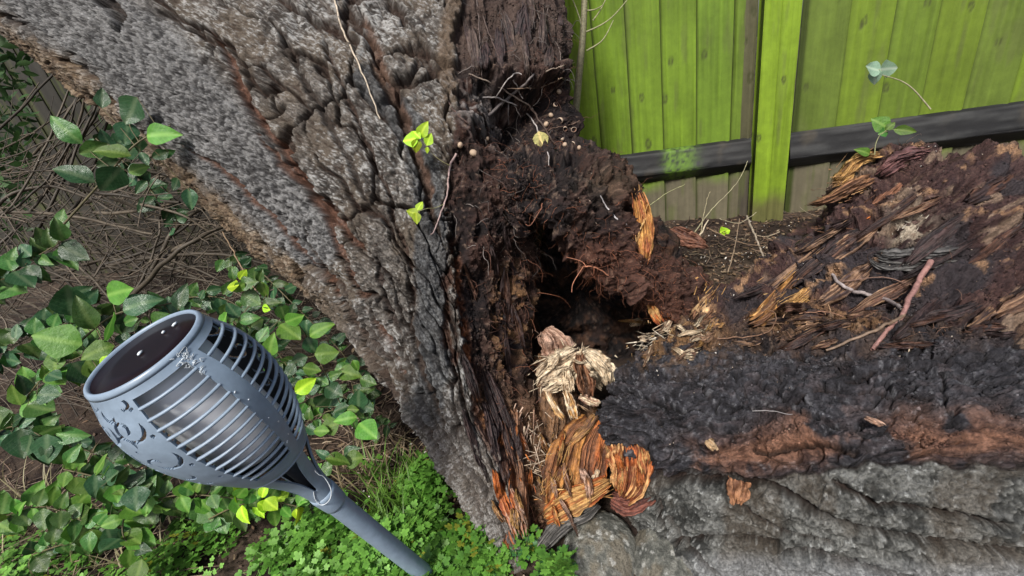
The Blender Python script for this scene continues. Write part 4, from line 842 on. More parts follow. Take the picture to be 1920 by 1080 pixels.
def put_leaf(root, base, dirv, nrm, L, kind, r):
    M = frames(np.array([dirv]), np.array([nrm]))[0]; wsc = r.uniform(.85, 1.2)
    o = bpy.data.objects.new('leaf', LM[kind][r.integers(5)]); COL.objects.link(o)
    o.matrix_world = Matrix([[M[i, 0] * L, M[i, 1] * L * wsc, M[i, 2] * L, base[i] - root.location[i]] for i in range(3)] + [[0, 0, 0, 1]])
    o.parent = root; return o
def leaf_at(root, x, y, d, ang, Lpx, kind, r, tilt=.5):
    """leaf whose middle shows at x, y; ang = image direction of its tip in degrees"""
    L = Lpx * d / F * 1.05; a = math.radians(ang); b = P(x - math.cos(a) * Lpx / 2, y + math.sin(a) * Lpx / 2, d); e = P(x + math.cos(a) * Lpx / 2, y - math.sin(a) * Lpx / 2, d + r.uniform(-.4, .4) * L)
    v = CAM - b; v /= np.linalg.norm(v); n = v * 1.2 + r.normal(0, tilt * .8, 3) + np.array([0, 0, .3])
    put_leaf(root, b, e - b, n, L, kind, r); return b
def sprig(name, label, cat, stem, leaves, seed, rad=.0016, col=(.10, .085, .04), group=None, tilt=.4):
    """stem: px,py,d nodes; leaves: (x, y, d, angle, px length, kind)"""
    r = np.random.default_rng(seed); sp = np.array([P(*s_) if len(s_) > 2 else hit(*s_, .01) for s_ in stem]); root = thing(name, label, cat, sp[0], group)
    acc = Acc(); cc = catmull(sp, len(sp) * 6, False); V, Fq = tubeVF(cc, [rad, rad * .6], 6); acc.add(V, Fq, mix(np.array(col) * .7, np.array(col) * 1.3, fbm(V * 90, 2, 1)))
    for lf in leaves:
        b = leaf_at(root, *lf, r=r, tilt=tilt); j = cc[np.argmin(np.linalg.norm(cc - b, axis=1))]
        mid = (j + b) / 2 + r.normal(0, .002, 3); V, Fq = tubeVF([j, mid, b], [rad * .5, rad * .35], 4); acc.add(V, Fq, np.array(col) * 1.1)
    keep(acc.build('stem', m_stem), root); return root
def auto(stem, n, Lpx, seed, kinds, jit=16, dj=.02):
    """opposite leaves in pairs along a stem"""
    n = int(n * 1.35); Lpx = Lpx * .84; r = np.random.default_rng(seed); st = catmull(np.array(stem, float), n // 2, False); out = []
    tg = np.gradient(st, axis=0)
    for k in range(len(st)):
        an = math.degrees(math.atan2(-tg[k, 1], tg[k, 0]))
        for s_ in (-1, 1):
            a = an + s_ * r.uniform(45, 85); l = Lpx * r.uniform(.6, 1.2); rr_ = l * .55
            x = st[k, 0] + math.cos(math.radians(a)) * rr_ + r.normal(0, jit * .3); y = st[k, 1] - math.sin(math.radians(a)) * rr_ + r.normal(0, jit * .3)
            out.append((x, y, st[k, 2] + r.uniform(-dj, dj), a + r.normal(0, 15), l, int(r.choice(kinds))))
    return out
# two fresh sprigs on the bark
dq = depth_of(800, 280) - .03
r_ = sprig('seedling', 'fresh bright green four-leaved shoot on the bark beside the torn edge', 'seedling', [(845, 311, dq), (825, 300, dq - .01), (806, 283, dq - .02), (790, 262, dq - .03)],
  [(769, 262, dq - .03, 190, 34, 3), (781, 252, dq - .035, 135, 22, 3), (793, 244, dq - .03, 65, 32, 3), (781, 272, dq - .03, 262, 26, 3), (804, 262, dq - .03, 70, 24, 3), (801, 281, dq - .03, 265, 12, 3)], 41, .0008, (.22, .2, .1), tilt=.2)
r_ = sprig('seedling', 'small bright green three-leaved shoot lower on the bark', 'seedling', [(832, 383, dq), (815, 390, dq - .01), (800, 391, dq - .02), (786, 396, dq - .02)],
  [(787, 386, dq - .02, 60, 20, 3), (774, 399, dq - .02, 165, 22, 3), (781, 410, dq - .02, 275, 24, 3)], 42, .0007, (.25, .25, .12), tilt=.2)
twig('twig', 'thin pinkish white twig carrying the two fresh green shoots', 'twig', [(855, 288), (846, 305), (842, 330), (838, 365), (828, 395), (820, 420), (808, 440)], [.0024, .0011], (.42, .30, .28), .018)
_, _cc = twig('twig', 'short pale twig under the withered leaf', 'twig', [(1026, 285), (1029, 298), (1030, 310)], [.0012, .0009], WH, .006)
dw = depth_of(1015, 262) - .02
sprig('withered_leaf', 'curled yellow withered leaf hanging at the end of the pale twig', 'leaf', [(1010, 245, dw), (1013, 252, dw)], [(1014, 264, dw, 285, 36, 4), (1018, 270, dw + .004, 290, 26, 4)], 43, .0008, (.4, .36, .2), tilt=.3)
# sprigs over the log at the right
dr = .80
sprig('seedling', 'arching shoot with three pale leaves in front of the fence at far right', 'seedling', [(1745, 205, dr), (1715, 170, dr), (1690, 152, dr), (1655, 141, dr)],
  [(1632, 128, dr, 165, 38, 5), (1665, 129, dr, 5, 34, 5), (1641, 142, dr, 265, 28, 5), (1645, 122, dr, 100, 10, 0)], 44, .0013, (.30, .28, .17), tilt=.15)
sprig('seedling', 'small green shoot growing from the top of the broken log', 'seedling', [(1640, 290, 1.0), (1642, 270, 1.0), (1650, 252, 1.0)],
  [(1652, 232, 1.0, 150, 34, 2), (1660, 247, 1.0, 20, 26, 0), (1692, 244, 1.0, 355, 34, 2), (1668, 238, 1.0, 40, 18, 2), (1618, 284, 1.0, 160, 30, 2)], 45, .0012, (.25, .25, .12), tilt=.4)
sprig('seedling', 'tiny green leaf among the litter below the fence', 'seedling', [(1352, 442), (1356, 438)], [(1360, 434, depth_of(1360, 436) - .02, 10, 22, 3)], 46, .0008)
# slim shrub behind the trunk
sb = np.array([P(1060, 420, 1.75), P(1085, 150, 1.62), P(1094, 50, 1.6), P(1098, -80, 1.58)]); shr = thing('sapling', 'slim pale sapling with bare side twigs between the trunk and the fence', 'sapling', sb[0])
V, Fq = tubeVF(sb, [.016, .013, .012, .01], 10, 30); keep(mk('stem', V, Fq, m_stem, None, mix([.12, .11, .06], [.26, .24, .14], fbm(V * 30, 3, 3))), shr)
for pts in ([(1098, 60), (1125, 48), (1150, 30), (1180, -5)], [(1100, 95), (1130, 75), (1150, 38)], [(1096, 20), (1115, 18), (1130, 10)], [(1092, 50), (1082, 20), (1070, -10)], [(1112, 38), (1125, 20), (1140, -10)]):
    q_ = np.array([P(x_, y_, 1.6 - .02 * k) for k, (x_, y_) in enumerate(pts)]); V, Fq = tubeVF(q_, [.003, .0015], 6, 12); keep(mk('side_twig', V, Fq, m_stem, None, np.broadcast_to([.30, .29, .16], V.shape)), shr)
# empty nut shells in the hollow
def shell_mesh(nm, open_):
    th = np.linspace(.02, np.pi * (.52 if open_ else .97), 8); ph = np.arange(12) / 12 * 2 * np.pi; T, Ph = np.meshgrid(th, ph, indexing='ij')
    a = np.stack([np.sin(T) * np.cos(Ph), np.sin(T) * np.sin(Ph) * .85, -np.cos(T)], -1).reshape(-1, 3); Fq = gridfaces(8, 12, True)
    if not open_: V = a; Ff = Fq; c = np.tile([.42, .31, .22], (len(V), 1))
    else:
        V = np.vstack([a, a * .84 + [0, 0, .02]]); m = len(a); e = np.arange(84, 96); e2 = np.roll(e, -1)
        Ff = np.vstack([Fq, Fq[:, ::-1] + m, np.stack([e, e2, e2 + m, e + m], 1)]); c = np.vstack([np.tile([.45, .33, .24], (m, 1)), np.tile([.20, .10, .065], (m, 1))]); c[84:96] = [.6, .5, .4]
    o_ = mk(nm, V, Ff, m_litter, None, c); me = o_.data; bpy.data.objects.remove(o_); return me
SH = [shell_mesh('nut_shell', True), shell_mesh('nut_shell', False)]
r = np.random.default_rng(5)
for x, y, s_, k, lb in [(1042, 196, 5.5, 0, 'open pinkish nut shell, uppermost in the rotten hollow'), (1033, 216, 5, 1, 'round pale unbroken nut just left of the largest open shell'), (1050, 226, 6.5, 0, 'largest open nut shell with a pale rim in the hollow'),
    (1024, 233, 5.5, 1, 'dull brown nut just right of the withered leaf stem'), (1060, 242, 5, 0, 'thin edge-on shell below the largest open nut shell'), (1076, 243, 5.5, 0, 'dark open nut shell close to the right rim of the hollow'),
    (1054, 260, 4.5, 0, 'small reddish shell low in the middle of the hollow'), (1059, 271, 4.5, 1, 'small pinkish nut low beside two shell fragments'), (1074, 270, 5, 0, 'upright pale shell fragment low on the right'), (1086, 277, 4.5, 1, 'lowest reddish nut at the right rim'),
    (888, 287, 8, 1, 'large tan nut left of the hollow beside the twig with shoots'), (863, 272, 6, 1, 'oval cream nut above the twig with green shoots'), (914, 260, 4, 1, 'tiny tan nut between the twig and the withered leaf'), (1048, 172, 5, 1, 'dusky nut under the arched twig at the top of the hollow')]:
    p = hit(x, y, .003); dd = float(proj(p)[2]); sc = s_ * dd / F; v = CAM - p; v /= np.linalg.norm(v); M = frames(r.normal(size=(1, 3)), (v + r.normal(0, .4, 3))[None])[0] * sc
    o = bpy.data.objects.new('nut_shell' if k == 0 else 'nut', SH[k]); COL.objects.link(o); o.matrix_world = Matrix([[*M[i], p[i]] for i in range(3)] + [[0, 0, 0, 1]]); tag(o, lb, 'nut shell', None, None)

# ------------------------------------------------------------------ leafy shoots around the torch
dS = 1.0
K0, K1, K2, K3 = 0, 1, 2, 3
sprig('leafy_shoot', 'shoot with round blue-green leaves and one glossy bright leaf, upper left under the trunk', 'shrub shoot', [(120, 420, .86), (200, 330, .86), (255, 270, .86), (320, 235, .87)],
  [(247, 209, .86, 250, 58, 1), (302, 252, .85, 5, 60, 2), (237, 248, .88, 260, 42, 1), (219, 286, .85, 170, 54, 2), (257, 318, .87, 20, 34, 2), (208, 336, .86, 230, 58, 1), (262, 270, .88, 260, 30, 1), (300, 290, .88, 200, 34, 1), (200, 262, .88, 120, 40, 1), (205, 308, .87, 190, 44, 1), (312, 288, .88, 20, 26, 0), (270, 296, .87, 300, 26, 1), (175, 280, .86, 200, 56, 0), (150, 330, .86, 160, 60, 1), (130, 250, .86, 140, 60, 0), (192, 185, .88, 90, 36, 1)], 51, .0022)
sprig('leafy_shoot', 'single hanging dark leaf on a bare twig close under the trunk', 'shrub shoot', [(300, 300, .9), (340, 340, .92), (356, 358, .92)], [(356, 372, .92, 275, 40, 1), (330, 346, .95, 250, 28, 1)], 52, .0012)
sprig('leafy_shoot', 'broad-leaved shoot directly above the torch top', 'shrub shoot', [(150, 640, .82), (215, 590, .84), (290, 575, .86), (360, 560, .88)],
  [(233, 545, .84, 15, 68, 2), (256, 572, .82, 20, 62, 1), (340, 557, .86, 75, 52, 1), (205, 616, .80, 70, 58, 2), (240, 603, .84, 200, 38, 0), (307, 600, .84, 20, 52, 0), (318, 575, .88, 100, 40, 1), (352, 578, .88, 40, 44, 1), (272, 600, .84, 90, 14, 2), (205, 680, .78, 40, 48, 3), (190, 655, .80, 200, 50, 2), (290, 565, .87, 130, 40, 0), (160, 590, .82, 120, 66, 0), (120, 640, .8, 170, 70, 2), (130, 560, .82, 100, 64, 1)], 53, .0022)
main = [(432, 500, .92), (470, 545, .93), (520, 580, .94), (560, 610, .95), (590, 660, .96), (620, 720, .97), (650, 780, .98)]
sprig('leafy_shoot', 'long diagonal shoot of glossy oval leaves right of the torch, yellow-tipped leaf on top', 'shrub shoot', main,
  [(436, 513, .91, 100, 26, 0), (455, 515, .91, 55, 22, 3), (434, 537, .90, 190, 28, 3), (446, 541, .90, 220, 32, 2), (466, 530, .91, 15, 34, 0), (488, 517, .92, 70, 26, 0), (494, 543, .92, 290, 34, 2), (470, 560, .92, 330, 38, 0), (509, 568, .92, 10, 38, 0), (524, 532, .93, 0, 28, 0), (530, 585, .92, 290, 34, 0), (552, 598, .92, 20, 38, 2), (500, 579, .915, 340, 18, 3), (437, 583, .91, 130, 34, 1), (464, 598, .91, 10, 36, 0), (422, 598, .90, 60, 38, 2), (545, 622, .92, 325, 50, 2), (600, 618, .93, 30, 50, 2),
   (508, 645, .90, 80, 46, 2), (493, 628, .91, 60, 32, 0), (583, 648, .94, 300, 36, 1), (610, 663, .93, 5, 42, 2), (583, 692, .92, 350, 32, 2), (628, 703, .94, 20, 26, 0), (570, 725, .91, 35, 42, 3), (605, 715, .95, 150, 26, 0), (645, 690, .95, 10, 38, 0), (625, 733, .95, 330, 36, 1), (560, 675, .95, 200, 34, 1), (545, 695, .95, 240, 32, 1)] , 54, .0018)
sprig('leafy_shoot', 'upright shoot with glossy leaves nearest the bark, right end of the bush', 'shrub shoot', [(680, 900, 1.0), (663, 830, .98), (665, 760, .97), (655, 690, .96)],
  [(640, 682, .96, 60, 26, 2), (667, 685, .95, 300, 24, 2), (690, 715, .95, 340, 32, 0), (688, 730, .96, 10, 30, 0), (655, 700, .95, 350, 44, 2), (672, 748, .95, 90, 40, 1), (663, 768, .94, 0, 24, 2), (687, 762, .95, 340, 28, 1), (650, 785, .93, 190, 40, 2), (690, 808, .93, 320, 46, 2), (617, 800, .92, 200, 40, 2), (600, 808, .91, 180, 34, 2), (605, 752, .96, 40, 34, 1), (640, 766, .96, 200, 30, 1), (715, 700, .97, 70, 26, 1), (708, 684, .98, 20, 20, 1)], 55, .0015)
sprig('leafy_shoot', 'small shoot with two bright leaves just above the torch neck', 'shrub shoot', [(640, 900, .9), (630, 865, .88), (620, 850, .87)], [(632, 862, .87, 350, 44, 2), (606, 852, .89, 150, 30, 1), (668, 860, .9, 10, 40, 2), (612, 880, .9, 220, 28, 0), (660, 845, .92, 25, 36, 1)], 56, .0012)
G3 = [('dim shoot of mixed leaves behind the torch cage, middle of the bush', [(450, 600, 1.04), (520, 660, 1.04), (580, 760, 1.06)], 26, 34, (0, 1)), ('shaded drooping shoot deeper under the trunk edge', [(480, 500, 1.12), (560, 580, 1.1), (640, 660, 1.1), (690, 740, 1.1)], 28, 32, (1, 1, 0)),
  ('low shoot with small leaves at the right foot of the bush', [(560, 800, 1.02), (620, 770, 1.0), (690, 780, 1.02)], 22, 30, (0, 1, 2)), ('leafy shoot hanging below the torch scrollwork at far left', [(120, 880, .84), (200, 900, .82), (270, 930, .82)], 26, 44, (0, 1, 2)),
  ('broad soft green shoot below the middle of the torch', [(230, 960, .86), (320, 930, .84), (400, 930, .83), (470, 940, .84)], 26, 46, (2, 0, 0)), ('shoot with yellowing leaves just under the torch cage', [(380, 980, .86), (440, 950, .84), (500, 940, .84), (560, 950, .85)], 22, 42, (2, 3, 0)),
  ('dark shaded shoot behind the scrollwork, lower left', [(60, 820, 1.0), (180, 850, 1.0), (300, 900, 1.0)], 34, 44, (1, 1, 0)), ('deep shaded shoot beneath the torch neck', [(420, 900, 1.02), (520, 930, 1.0), (600, 950, 1.0)], 26, 36, (0, 1)),
  ('shoot rising left of the torch top at the frame side', [(40, 760, .86), (90, 700, .84), (170, 660, .84)], 22, 54, (0, 2, 1)), ('outermost shoot at the far left under the leaning bark', [(-40, 560, .9), (40, 500, .9), (120, 450, .9)], 26, 56, (1, 0)),
  ('low outer shoot at the lower left corner', [(-20, 980, .86), (80, 950, .84), (180, 990, .84)], 26, 50, (0, 2)), ('outer shoot left of the scrollwork', [(-60, 860, .88), (20, 800, .86), (100, 830, .86)], 24, 54, (0, 1)), ('pair of long pale leaves drooping over the straw at lower left', [(240, 940, .84), (230, 1000, .82), (260, 1040, .82)], 8, 56, (2, 1)),
  ('shaded shoot between torch top and bare stems', [(330, 560, 1.05), (420, 560, 1.04), (500, 620, 1.05)], 22, 34, (1, 0))]
G3 += [('small-leaved dark shoot hugging the trunk edge, high in the bush', [(430, 480, 1.15), (500, 540, 1.15), (580, 620, 1.15)], 30, 26, (1, 1, 0)), ('small-leaved shoot filling the gap right of the torch rim', [(400, 560, 1.1), (470, 640, 1.08), (540, 720, 1.1)], 34, 28, (1, 0, 0)),
  ('fine shoot low between the torch neck and the trunk', [(560, 700, 1.12), (640, 740, 1.1), (720, 800, 1.12)], 30, 26, (1, 0)), ('dense dim shoot left of the torch cage against the stems', [(140, 560, 1.1), (230, 620, 1.08), (300, 640, 1.1)], 30, 36, (1, 1, 0)),
  ('shaded low shoot under the torch scrollwork, centre left', [(150, 900, 1.05), (300, 960, 1.0), (420, 990, 1.0)], 34, 34, (1, 0, 0)), ('broad dim shoot at the far left edge of the bush', [(-60, 700, 1.0), (40, 640, 1.0), (140, 600, 1.02)], 30, 44, (1, 0)),
  ('low dim shoot at the bottom left beside the straw', [(60, 1040, .95), (180, 1000, .92), (260, 980, .92)], 26, 38, (0, 1)), ('dark shoot in the shade directly beneath the brown bark edge', [(180, 260, 1.2), (260, 330, 1.2), (330, 420, 1.2)], 26, 34, (1, 1))]
for k, (lb, st, n, lp, kd) in enumerate(G3): sprig('leafy_shoot', lb, 'shrub shoot', st, auto(st, n, lp, 70 + k, kd), 80 + k, .0016, tilt=.55)

# ------------------------------------------------------------------ the bare stems behind
bush = thing('bare_bush', 'tangle of bare brown arching shrub stems in the shade under the leaning trunk', 'bush', G(300, 560)); r = np.random.default_rng(12)
BS = [[(120, 480), (250, 455), (330, 440), (410, 420), (470, 380)], [(150, 440), (230, 430), (330, 455), (450, 450), (540, 460)], [(180, 400), (260, 395), (330, 380)], [(240, 560), (300, 500), (350, 460), (400, 430), (450, 420)],
      [(150, 545), (250, 520), (380, 500), (500, 510), (620, 560)], [(160, 380), (300, 330), (350, 360), (380, 420), (420, 480)], [(200, 500), (330, 520), (450, 540), (560, 600), (640, 680)], [(300, 330), (310, 380), (340, 430), (370, 450)],
      [(190, 350), (290, 345), (380, 350)], [(420, 430), (445, 480), (470, 520), (500, 540)], [(150, 470), (280, 480), (420, 470), (540, 500)], [(210, 590), (270, 520), (300, 420), (300, 330)]]
for k in range(150):
    if k < len(BS): nodes = BS[k]; rr_ = r.uniform(.0035, .007)
    else:
        x0 = r.uniform(-150, 330); y0 = r.uniform(300, 640); an = r.choice([r.uniform(-.5, .35), r.uniform(-1.3, -.5), r.uniform(.4, 1.2)], p=[.6, .2, .2]); L = r.uniform(180, 460); bend = r.normal(0, .25)
        nodes = [(x0 + math.cos(an + bend * t) * L * t, y0 + math.sin(an + bend * t * 2) * L * t) for t in (0, .3, .6, 1)]; rr_ = r.choice([.0015, .0025, .004, .006])
    dd = r.uniform(1.15, 1.75)
    pts = np.array([P(x_, y_, dd + .05 * math.sin(k + j)) for j, (x_, y_) in enumerate(nodes)]); pts[:, 2] = np.maximum(pts[:, 2], .01)
    cc = catmull(pts, 30, False); cc += (np.stack([fbm(cc * 14 + 3 * k + j, 2, j) for j in range(3)], -1) - .5) * .014
    V, Fq = tubeVF(cc, [rr_, rr_ * .6], 6); b_ = r.uniform(.45, 1.3)
    keep(mk('stem', V, Fq, m_stem, None, mix(np.array([.034, .026, .018]) * b_, np.array([.105, .085, .06]) * b_, fbm(V * 60, 3, k))), bush)  # stem colours darkened in place of the deep shade under the trunk
acc = Acc()
for k in range(900):
    x0 = r.uniform(-200, 620); y0 = r.uniform(300, 760); an = r.uniform(-1.2, 1.0); L = r.uniform(60, 220); dd = r.uniform(1.1, 1.9)
    pts = np.array([P(x0 + math.cos(an) * L * t + r.normal(0, 8), y0 + math.sin(an) * L * t + r.normal(0, 8), dd) for t in (0, .35, .7, 1)]); pts[:, 2] = np.maximum(pts[:, 2], .005)
    V, Fq = tubeVF(pts, r.uniform(.0006, .002), 4, 10); acc.add(V, Fq, np.array([.085, .066, .047]) * r.uniform(.4, 1.6))
o = acc.build('fine_dead_stems', m_stem); keep(o, bush); o['kind'] = 'stuff'
hv = []; r = np.random.default_rng(77); tvh, tfh = None, None
th_ = np.array([[0, 0, 0], [.3, -.2, .03], [.3, .2, .03], [.35, 0, 0], [.7, -.17, .02], [.7, .17, .02], [.72, 0, -.02], [1, 0, -.05]]); tf2 = np.array([[0, 1, 3], [0, 3, 2], [1, 4, 6], [1, 6, 3], [3, 6, 5], [3, 5, 2], [4, 7, 6], [6, 7, 5]])
n = 15000; T = np.stack([r.uniform(-3.2, -.75, n), r.uniform(.9, 2.6, n), .45 + 1.3 * r.uniform(0, 1, n)], -1)
T = T[(fbm(T * 5, 3, 5) > .42) & (T[:, 2] > .62 + .25 * (fbm(T * 4, 2, 9) - .5))]; px_, py_, dd_ = proj(T)
edge_line = np.interp(px_, [-900, 20, 192, 430, 640, 800], [-300, 60, 190, 420, 610, 800]); T = T[(py_ < edge_line + 20) | (px_ < 60)]
px_, py_, dd_ = proj(T); T = T[dd_ > 1.35]
C = mix([.025, .06, .02], [.06, .13, .035], r.uniform(0, 1, len(T))); acc = Acc(); inst(acc, th_, tf2, rotmats(len(T), r) * r.uniform(.04, .07, len(T))[:, None, None], T, C)
o = acc.build('shade_foliage', m_cover); tag(o, 'added dense dark hedge foliage behind the leaning trunk, to shade the stems', 'hedge', kind='stuff')  # foliage added to cast shade on the stems and hide the fence
# low pale stone edging seen through the stems
# ------------------------------------------------------------------ litter
def scatter_px(n, x0, x1, y0, y1, r):
    x = r.uniform(x0, x1, n); y = r.uniform(y0, y1, n); a = np.array([G(x_, y_) for x_, y_ in zip(x, y)]); a[:, 2] = ground_h(a[:, 0], a[:, 1]); return a
r = np.random.default_rng(21)
tvl_ = np.array([[0, 0, 0], [.3, -.22, .05], [.3, .22, .08], [.35, 0, -.04], [.7, -.18, .1], [.7, .2, .04], [.72, 0, 0], [1, 0, .12]]); tfl_ = np.array([[0, 1, 3], [0, 3, 2], [1, 4, 6], [1, 6, 3], [3, 6, 5], [3, 5, 2], [4, 7, 6], [6, 7, 5]])
acc = Acc()
for (n, a, b, c_, d_, s0, s1) in [(7500, 1120, 1800, 360, 560, .008, .03), (2600, -250, 900, 520, 900, .008, .035), (2200, -200, 1050, 760, 1150, .006, .02)]:
    T = scatter_px(n, a, b, c_, d_, r); sz = r.uniform(s0, s1, n) * r.choice([1, .6], n); T[:, 2] += r.uniform(0, .012, n)
    M = rotmats(n, r); M[:, 2, :] *= .45; M = M * sz[:, None, None]
    pal = np.array([[.10, .06, .035], [.16, .10, .06], [.06, .035, .025], [.22, .16, .10], [.04, .028, .022], [.30, .24, .17]]); C = pal[r.choice(6, n, p=[.26, .18, .24, .1, .18, .04])] * r.uniform(.7, 1.2, n)[:, None]
    inst(acc, tvl_, tfl_, M, T, C)
o = acc.build('leaf_litter', m_litter, smooth=False); tag(o, 'brown dead leaves and bark crumbs over the soil', 'leaf litter', kind='stuff')
acc = Acc()
for (n, a, b, c_, d_, ln) in [(420, 1150, 2000, 345, 540, .09), (260, 560, 880, 720, 920, .10), (300, -100, 360, 880, 1120, .12), (150, 300, 900, 600, 800, .1)]:
    T = scatter_px(n, a, b, c_, d_, r)
    for p in T:
        an = r.uniform(0, 6.28); L = ln * r.uniform(.3, 1.3); el_ = r.uniform(-.05, .35); D = np.array([math.cos(an) * math.cos(el_), math.sin(an) * math.cos(el_), math.sin(el_)])
        pts = np.array([p, p + D * L * .5 + r.normal(0, .006, 3), p + D * L + r.normal(0, .01, 3)]); pts[:, 2] += .006
        V, Fq = tubeVF(pts, r.uniform(.0005, .0018), 4, 6); acc.add(V, Fq, np.array([[.30, .24, .17], [.12, .08, .055], [.2, .14, .1]][r.integers(3)]) * r.uniform(.5, 1.3))
o = acc.build('dead_stalks', m_stem); tag(o, 'dry straw and thin dead stalks strewn over the soil', 'dead stalks', kind='stuff')
acc = Acc(); T = np.vstack([scatter_px(70, 1200, 1500, 400, 520, r), scatter_px(60, 620, 880, 780, 940, r), scatter_px(14, 400, 700, 900, 1000, r)]); n = len(T); T[:, 2] += .012
lqs = lq[(lm & (ly < 700))]; T = np.vstack([T, lqs[r.choice(len(lqs), 60)] + [0, 0, .004]]); n2 = len(T)
inst(acc, tvl_, tfl_, rotmats(n2, r) * np.concatenate([r.uniform(.006, .013, n), r.uniform(.002, .006, 60)])[:, None, None], T, np.tile([.72, .68, .62], (n2, 1)) * r.uniform(.6, 1.1, n2)[:, None])
o = acc.build('fallen_petals', m_litter); tag(o, 'tiny white fallen petals dotted over soil and rotten wood', 'petals', kind='stuff')
# single sticks and chips in front of the fence
for lb, pts, rd, col in [('pale forked stick leaning in the litter below the fence post', [(1400, 405, 1.75), (1415, 440, 1.6), (1435, 488, 1.5)], [.004, .003], (.34, .28, .22)), ('long thin dry stalk slanting up across the left fence rail', [(1300, 440, 1.75), (1335, 392, 1.75), (1380, 345, 1.75), (1402, 302, 1.75)], [.0022, .001], (.36, .33, .20)),
    ('thin stalk crossing in front of the mossy rail, left of the long one', [(1215, 388, 1.6), (1250, 362, 1.6), (1285, 345, 1.6)], [.0014, .0008], (.36, .36, .18)), ('upright curved dry stalk in front of the lower fence boards', [(1312, 450, 1.65), (1318, 410, 1.65), (1326, 375, 1.65), (1332, 360, 1.65)], [.002, .001], (.34, .30, .18)),
    ('reddish broken twig pointing up from the log rim toward the post', [(1428, 500, 1.3), (1448, 475, 1.3), (1472, 446, 1.3)], [.004, .0015], (.38, .18, .11)), ('short pale stick standing in the litter', [(1310, 446, 1.6), (1320, 428, 1.6), (1328, 412, 1.6)], [.0035, .002], (.5, .42, .3)), ('thin brown stalk standing left of the pale forked stick', [(1365, 510, 1.4), (1380, 455, 1.5), (1386, 410, 1.6)], [.002, .001], (.3, .22, .15)),
    ('bent dry stalk leaning against the foot of the green post', [(1350, 410, 1.8), (1385, 418, 1.7), (1418, 398, 1.7)], [.002, .001], (.36, .32, .22)), ('slim dead twig lying flat behind the broken log', [(1330, 430, 1.7), (1390, 455, 1.6), (1450, 462, 1.5)], [.002, .001], (.25, .17, .11)),
    ('bare diagonal twig rising from the bush to the trunk edge', [(480, 545, .97), (452, 500, .98), (438, 470, 1.0), (418, 435, 1.02)], [.002, .0014], (.26, .18, .11))]: twig('twig', lb, 'twig', pts, rd, col)
chip = thing('bark_chunk', 'reddish-brown splintered wood chunk lying in the litter below the fence', 'bark chunk', G(1290, 450))
slab('chunk', chip, [(1252, 432, 1.62, 10, .2), (1280, 445, 1.58, 17, .2), (1310, 455, 1.55, 12, .2), (1335, 464, 1.53, 4, 0)], ([.06, .025, .018], [.24, .11, .07]), .02, .2, 91, None, 5, 80, 40)

# ------------------------------------------------------------------ ground cover
def seedling_template():
    V = []; Fc = []; C = []
    def lobe(cx, cy, an, L, w, z):
        i = len(V); ca, sa = math.cos(an), math.sin(an)
        for (a, b) in [(0, 0), (.45, -w), (.85, -w * .8), (1, 0), (.85, w * .8), (.45, w)]: V.append([cx + (a * ca - b * sa) * L, cy + (a * sa + b * ca) * L, z - abs(b) * .05 * L + a * .05 * L]); C.append(.75 + .35 * a)
        for k in range(1, 5): Fc.append([i, i + k, i + k + 1])
    def leaflet(cx, cy, an, L, z):
        for da, s_ in ((0, 1), (.8, .75), (-.8, .75), (1.5, .42), (-1.5, .42)): lobe(cx, cy, an + da, L * s_, .27, z)
    def pinna(cx, cy, an, L, z, n):
        ca, sa = math.cos(an), math.sin(an); i = len(V)
        for (a, b) in [(0, -.012), (1, -.006), (1, .006), (0, .012)]: V.append([cx + a * ca * L - b * sa, cy + a * sa * L + b * ca, z]); C.append(.8)
        Fc.append([i, i + 1, i + 2]); Fc.append([i, i + 2, i + 3])
        leaflet(cx + ca * L * .85, cy + sa * L * .85, an, .20, z)
        for k in range(n):
            t = .38 + .3 * k
            for s_ in (-1, 1): leaflet(cx + ca * L * t, cy + sa * L * t, an + s_ * 1.0, .15, z + .01)
    pinna(0, 0, 0, 1, .1, 2); pinna(.28, 0, .95, .6, .06, 1); pinna(.28, 0, -.95, .6, .06, 1)
    return np.array(V), np.array(Fc), np.array(C)
sv, sf, sc_ = seedling_template()
def cover(n, poly_fn, size, name, cols, r, zmax=.09):
    T = []; 
    while len(T) < n:
        a = poly_fn(r)
        if a is not None: T.append(a)
    T = np.array(T); dn = fbm(np.stack([T[:, 0] * 11, T[:, 1] * 11, T[:, 0] * 0], -1), 3, 44); keepm = dn > .45; T = T[keepm]; dn = dn[keepm]; n = len(T)
    z0 = ground_h(T[:, 0], T[:, 1]); hh = zmax * (.25 + 1.6 * (dn - .4)) * r.uniform(.3, 1.1, n); 
    an = r.uniform(0, 2 * np.pi, n); el_ = r.uniform(-.1, .6, n); D = np.stack([np.cos(an) * np.cos(el_), np.sin(an) * np.cos(el_), np.sin(el_)], -1)
    Fm = frames(D, np.array([0, 0, 1.]) + r.normal(0, .25, (n, 3))); sz = r.uniform(*size, n)
    B = np.stack([T[:, 0], T[:, 1], z0 + hh], -1); C = mix(cols[0], cols[1], r.uniform(0, 1, n)); C = C * r.uniform(.75, 1.25, n)[:, None]
    ye = r.uniform(0, 1, n) < .03; C[ye] = [.30, .33, .04]
    acc = Acc(); inst(acc, sv, sf, Fm * sz[:, None, None], B - D * sz[:, None] * .5, C, sc_)
    st = np.array([[0, -.0006, 0], [0, .0006, 0], [1, 0, 0]]); base = T.copy(); base[:, 2] = z0; tip = B - D * sz[:, None] * .5; dv = tip - base
    inst(acc, st, np.array([[0, 1, 2]]), frames(dv, rng.normal(size=(n, 3))) * np.stack([np.linalg.norm(dv, axis=1), np.ones(n), np.ones(n)], -1)[:, None, :], base, C * .8)
    return acc.build(name, m_cover, smooth=False)
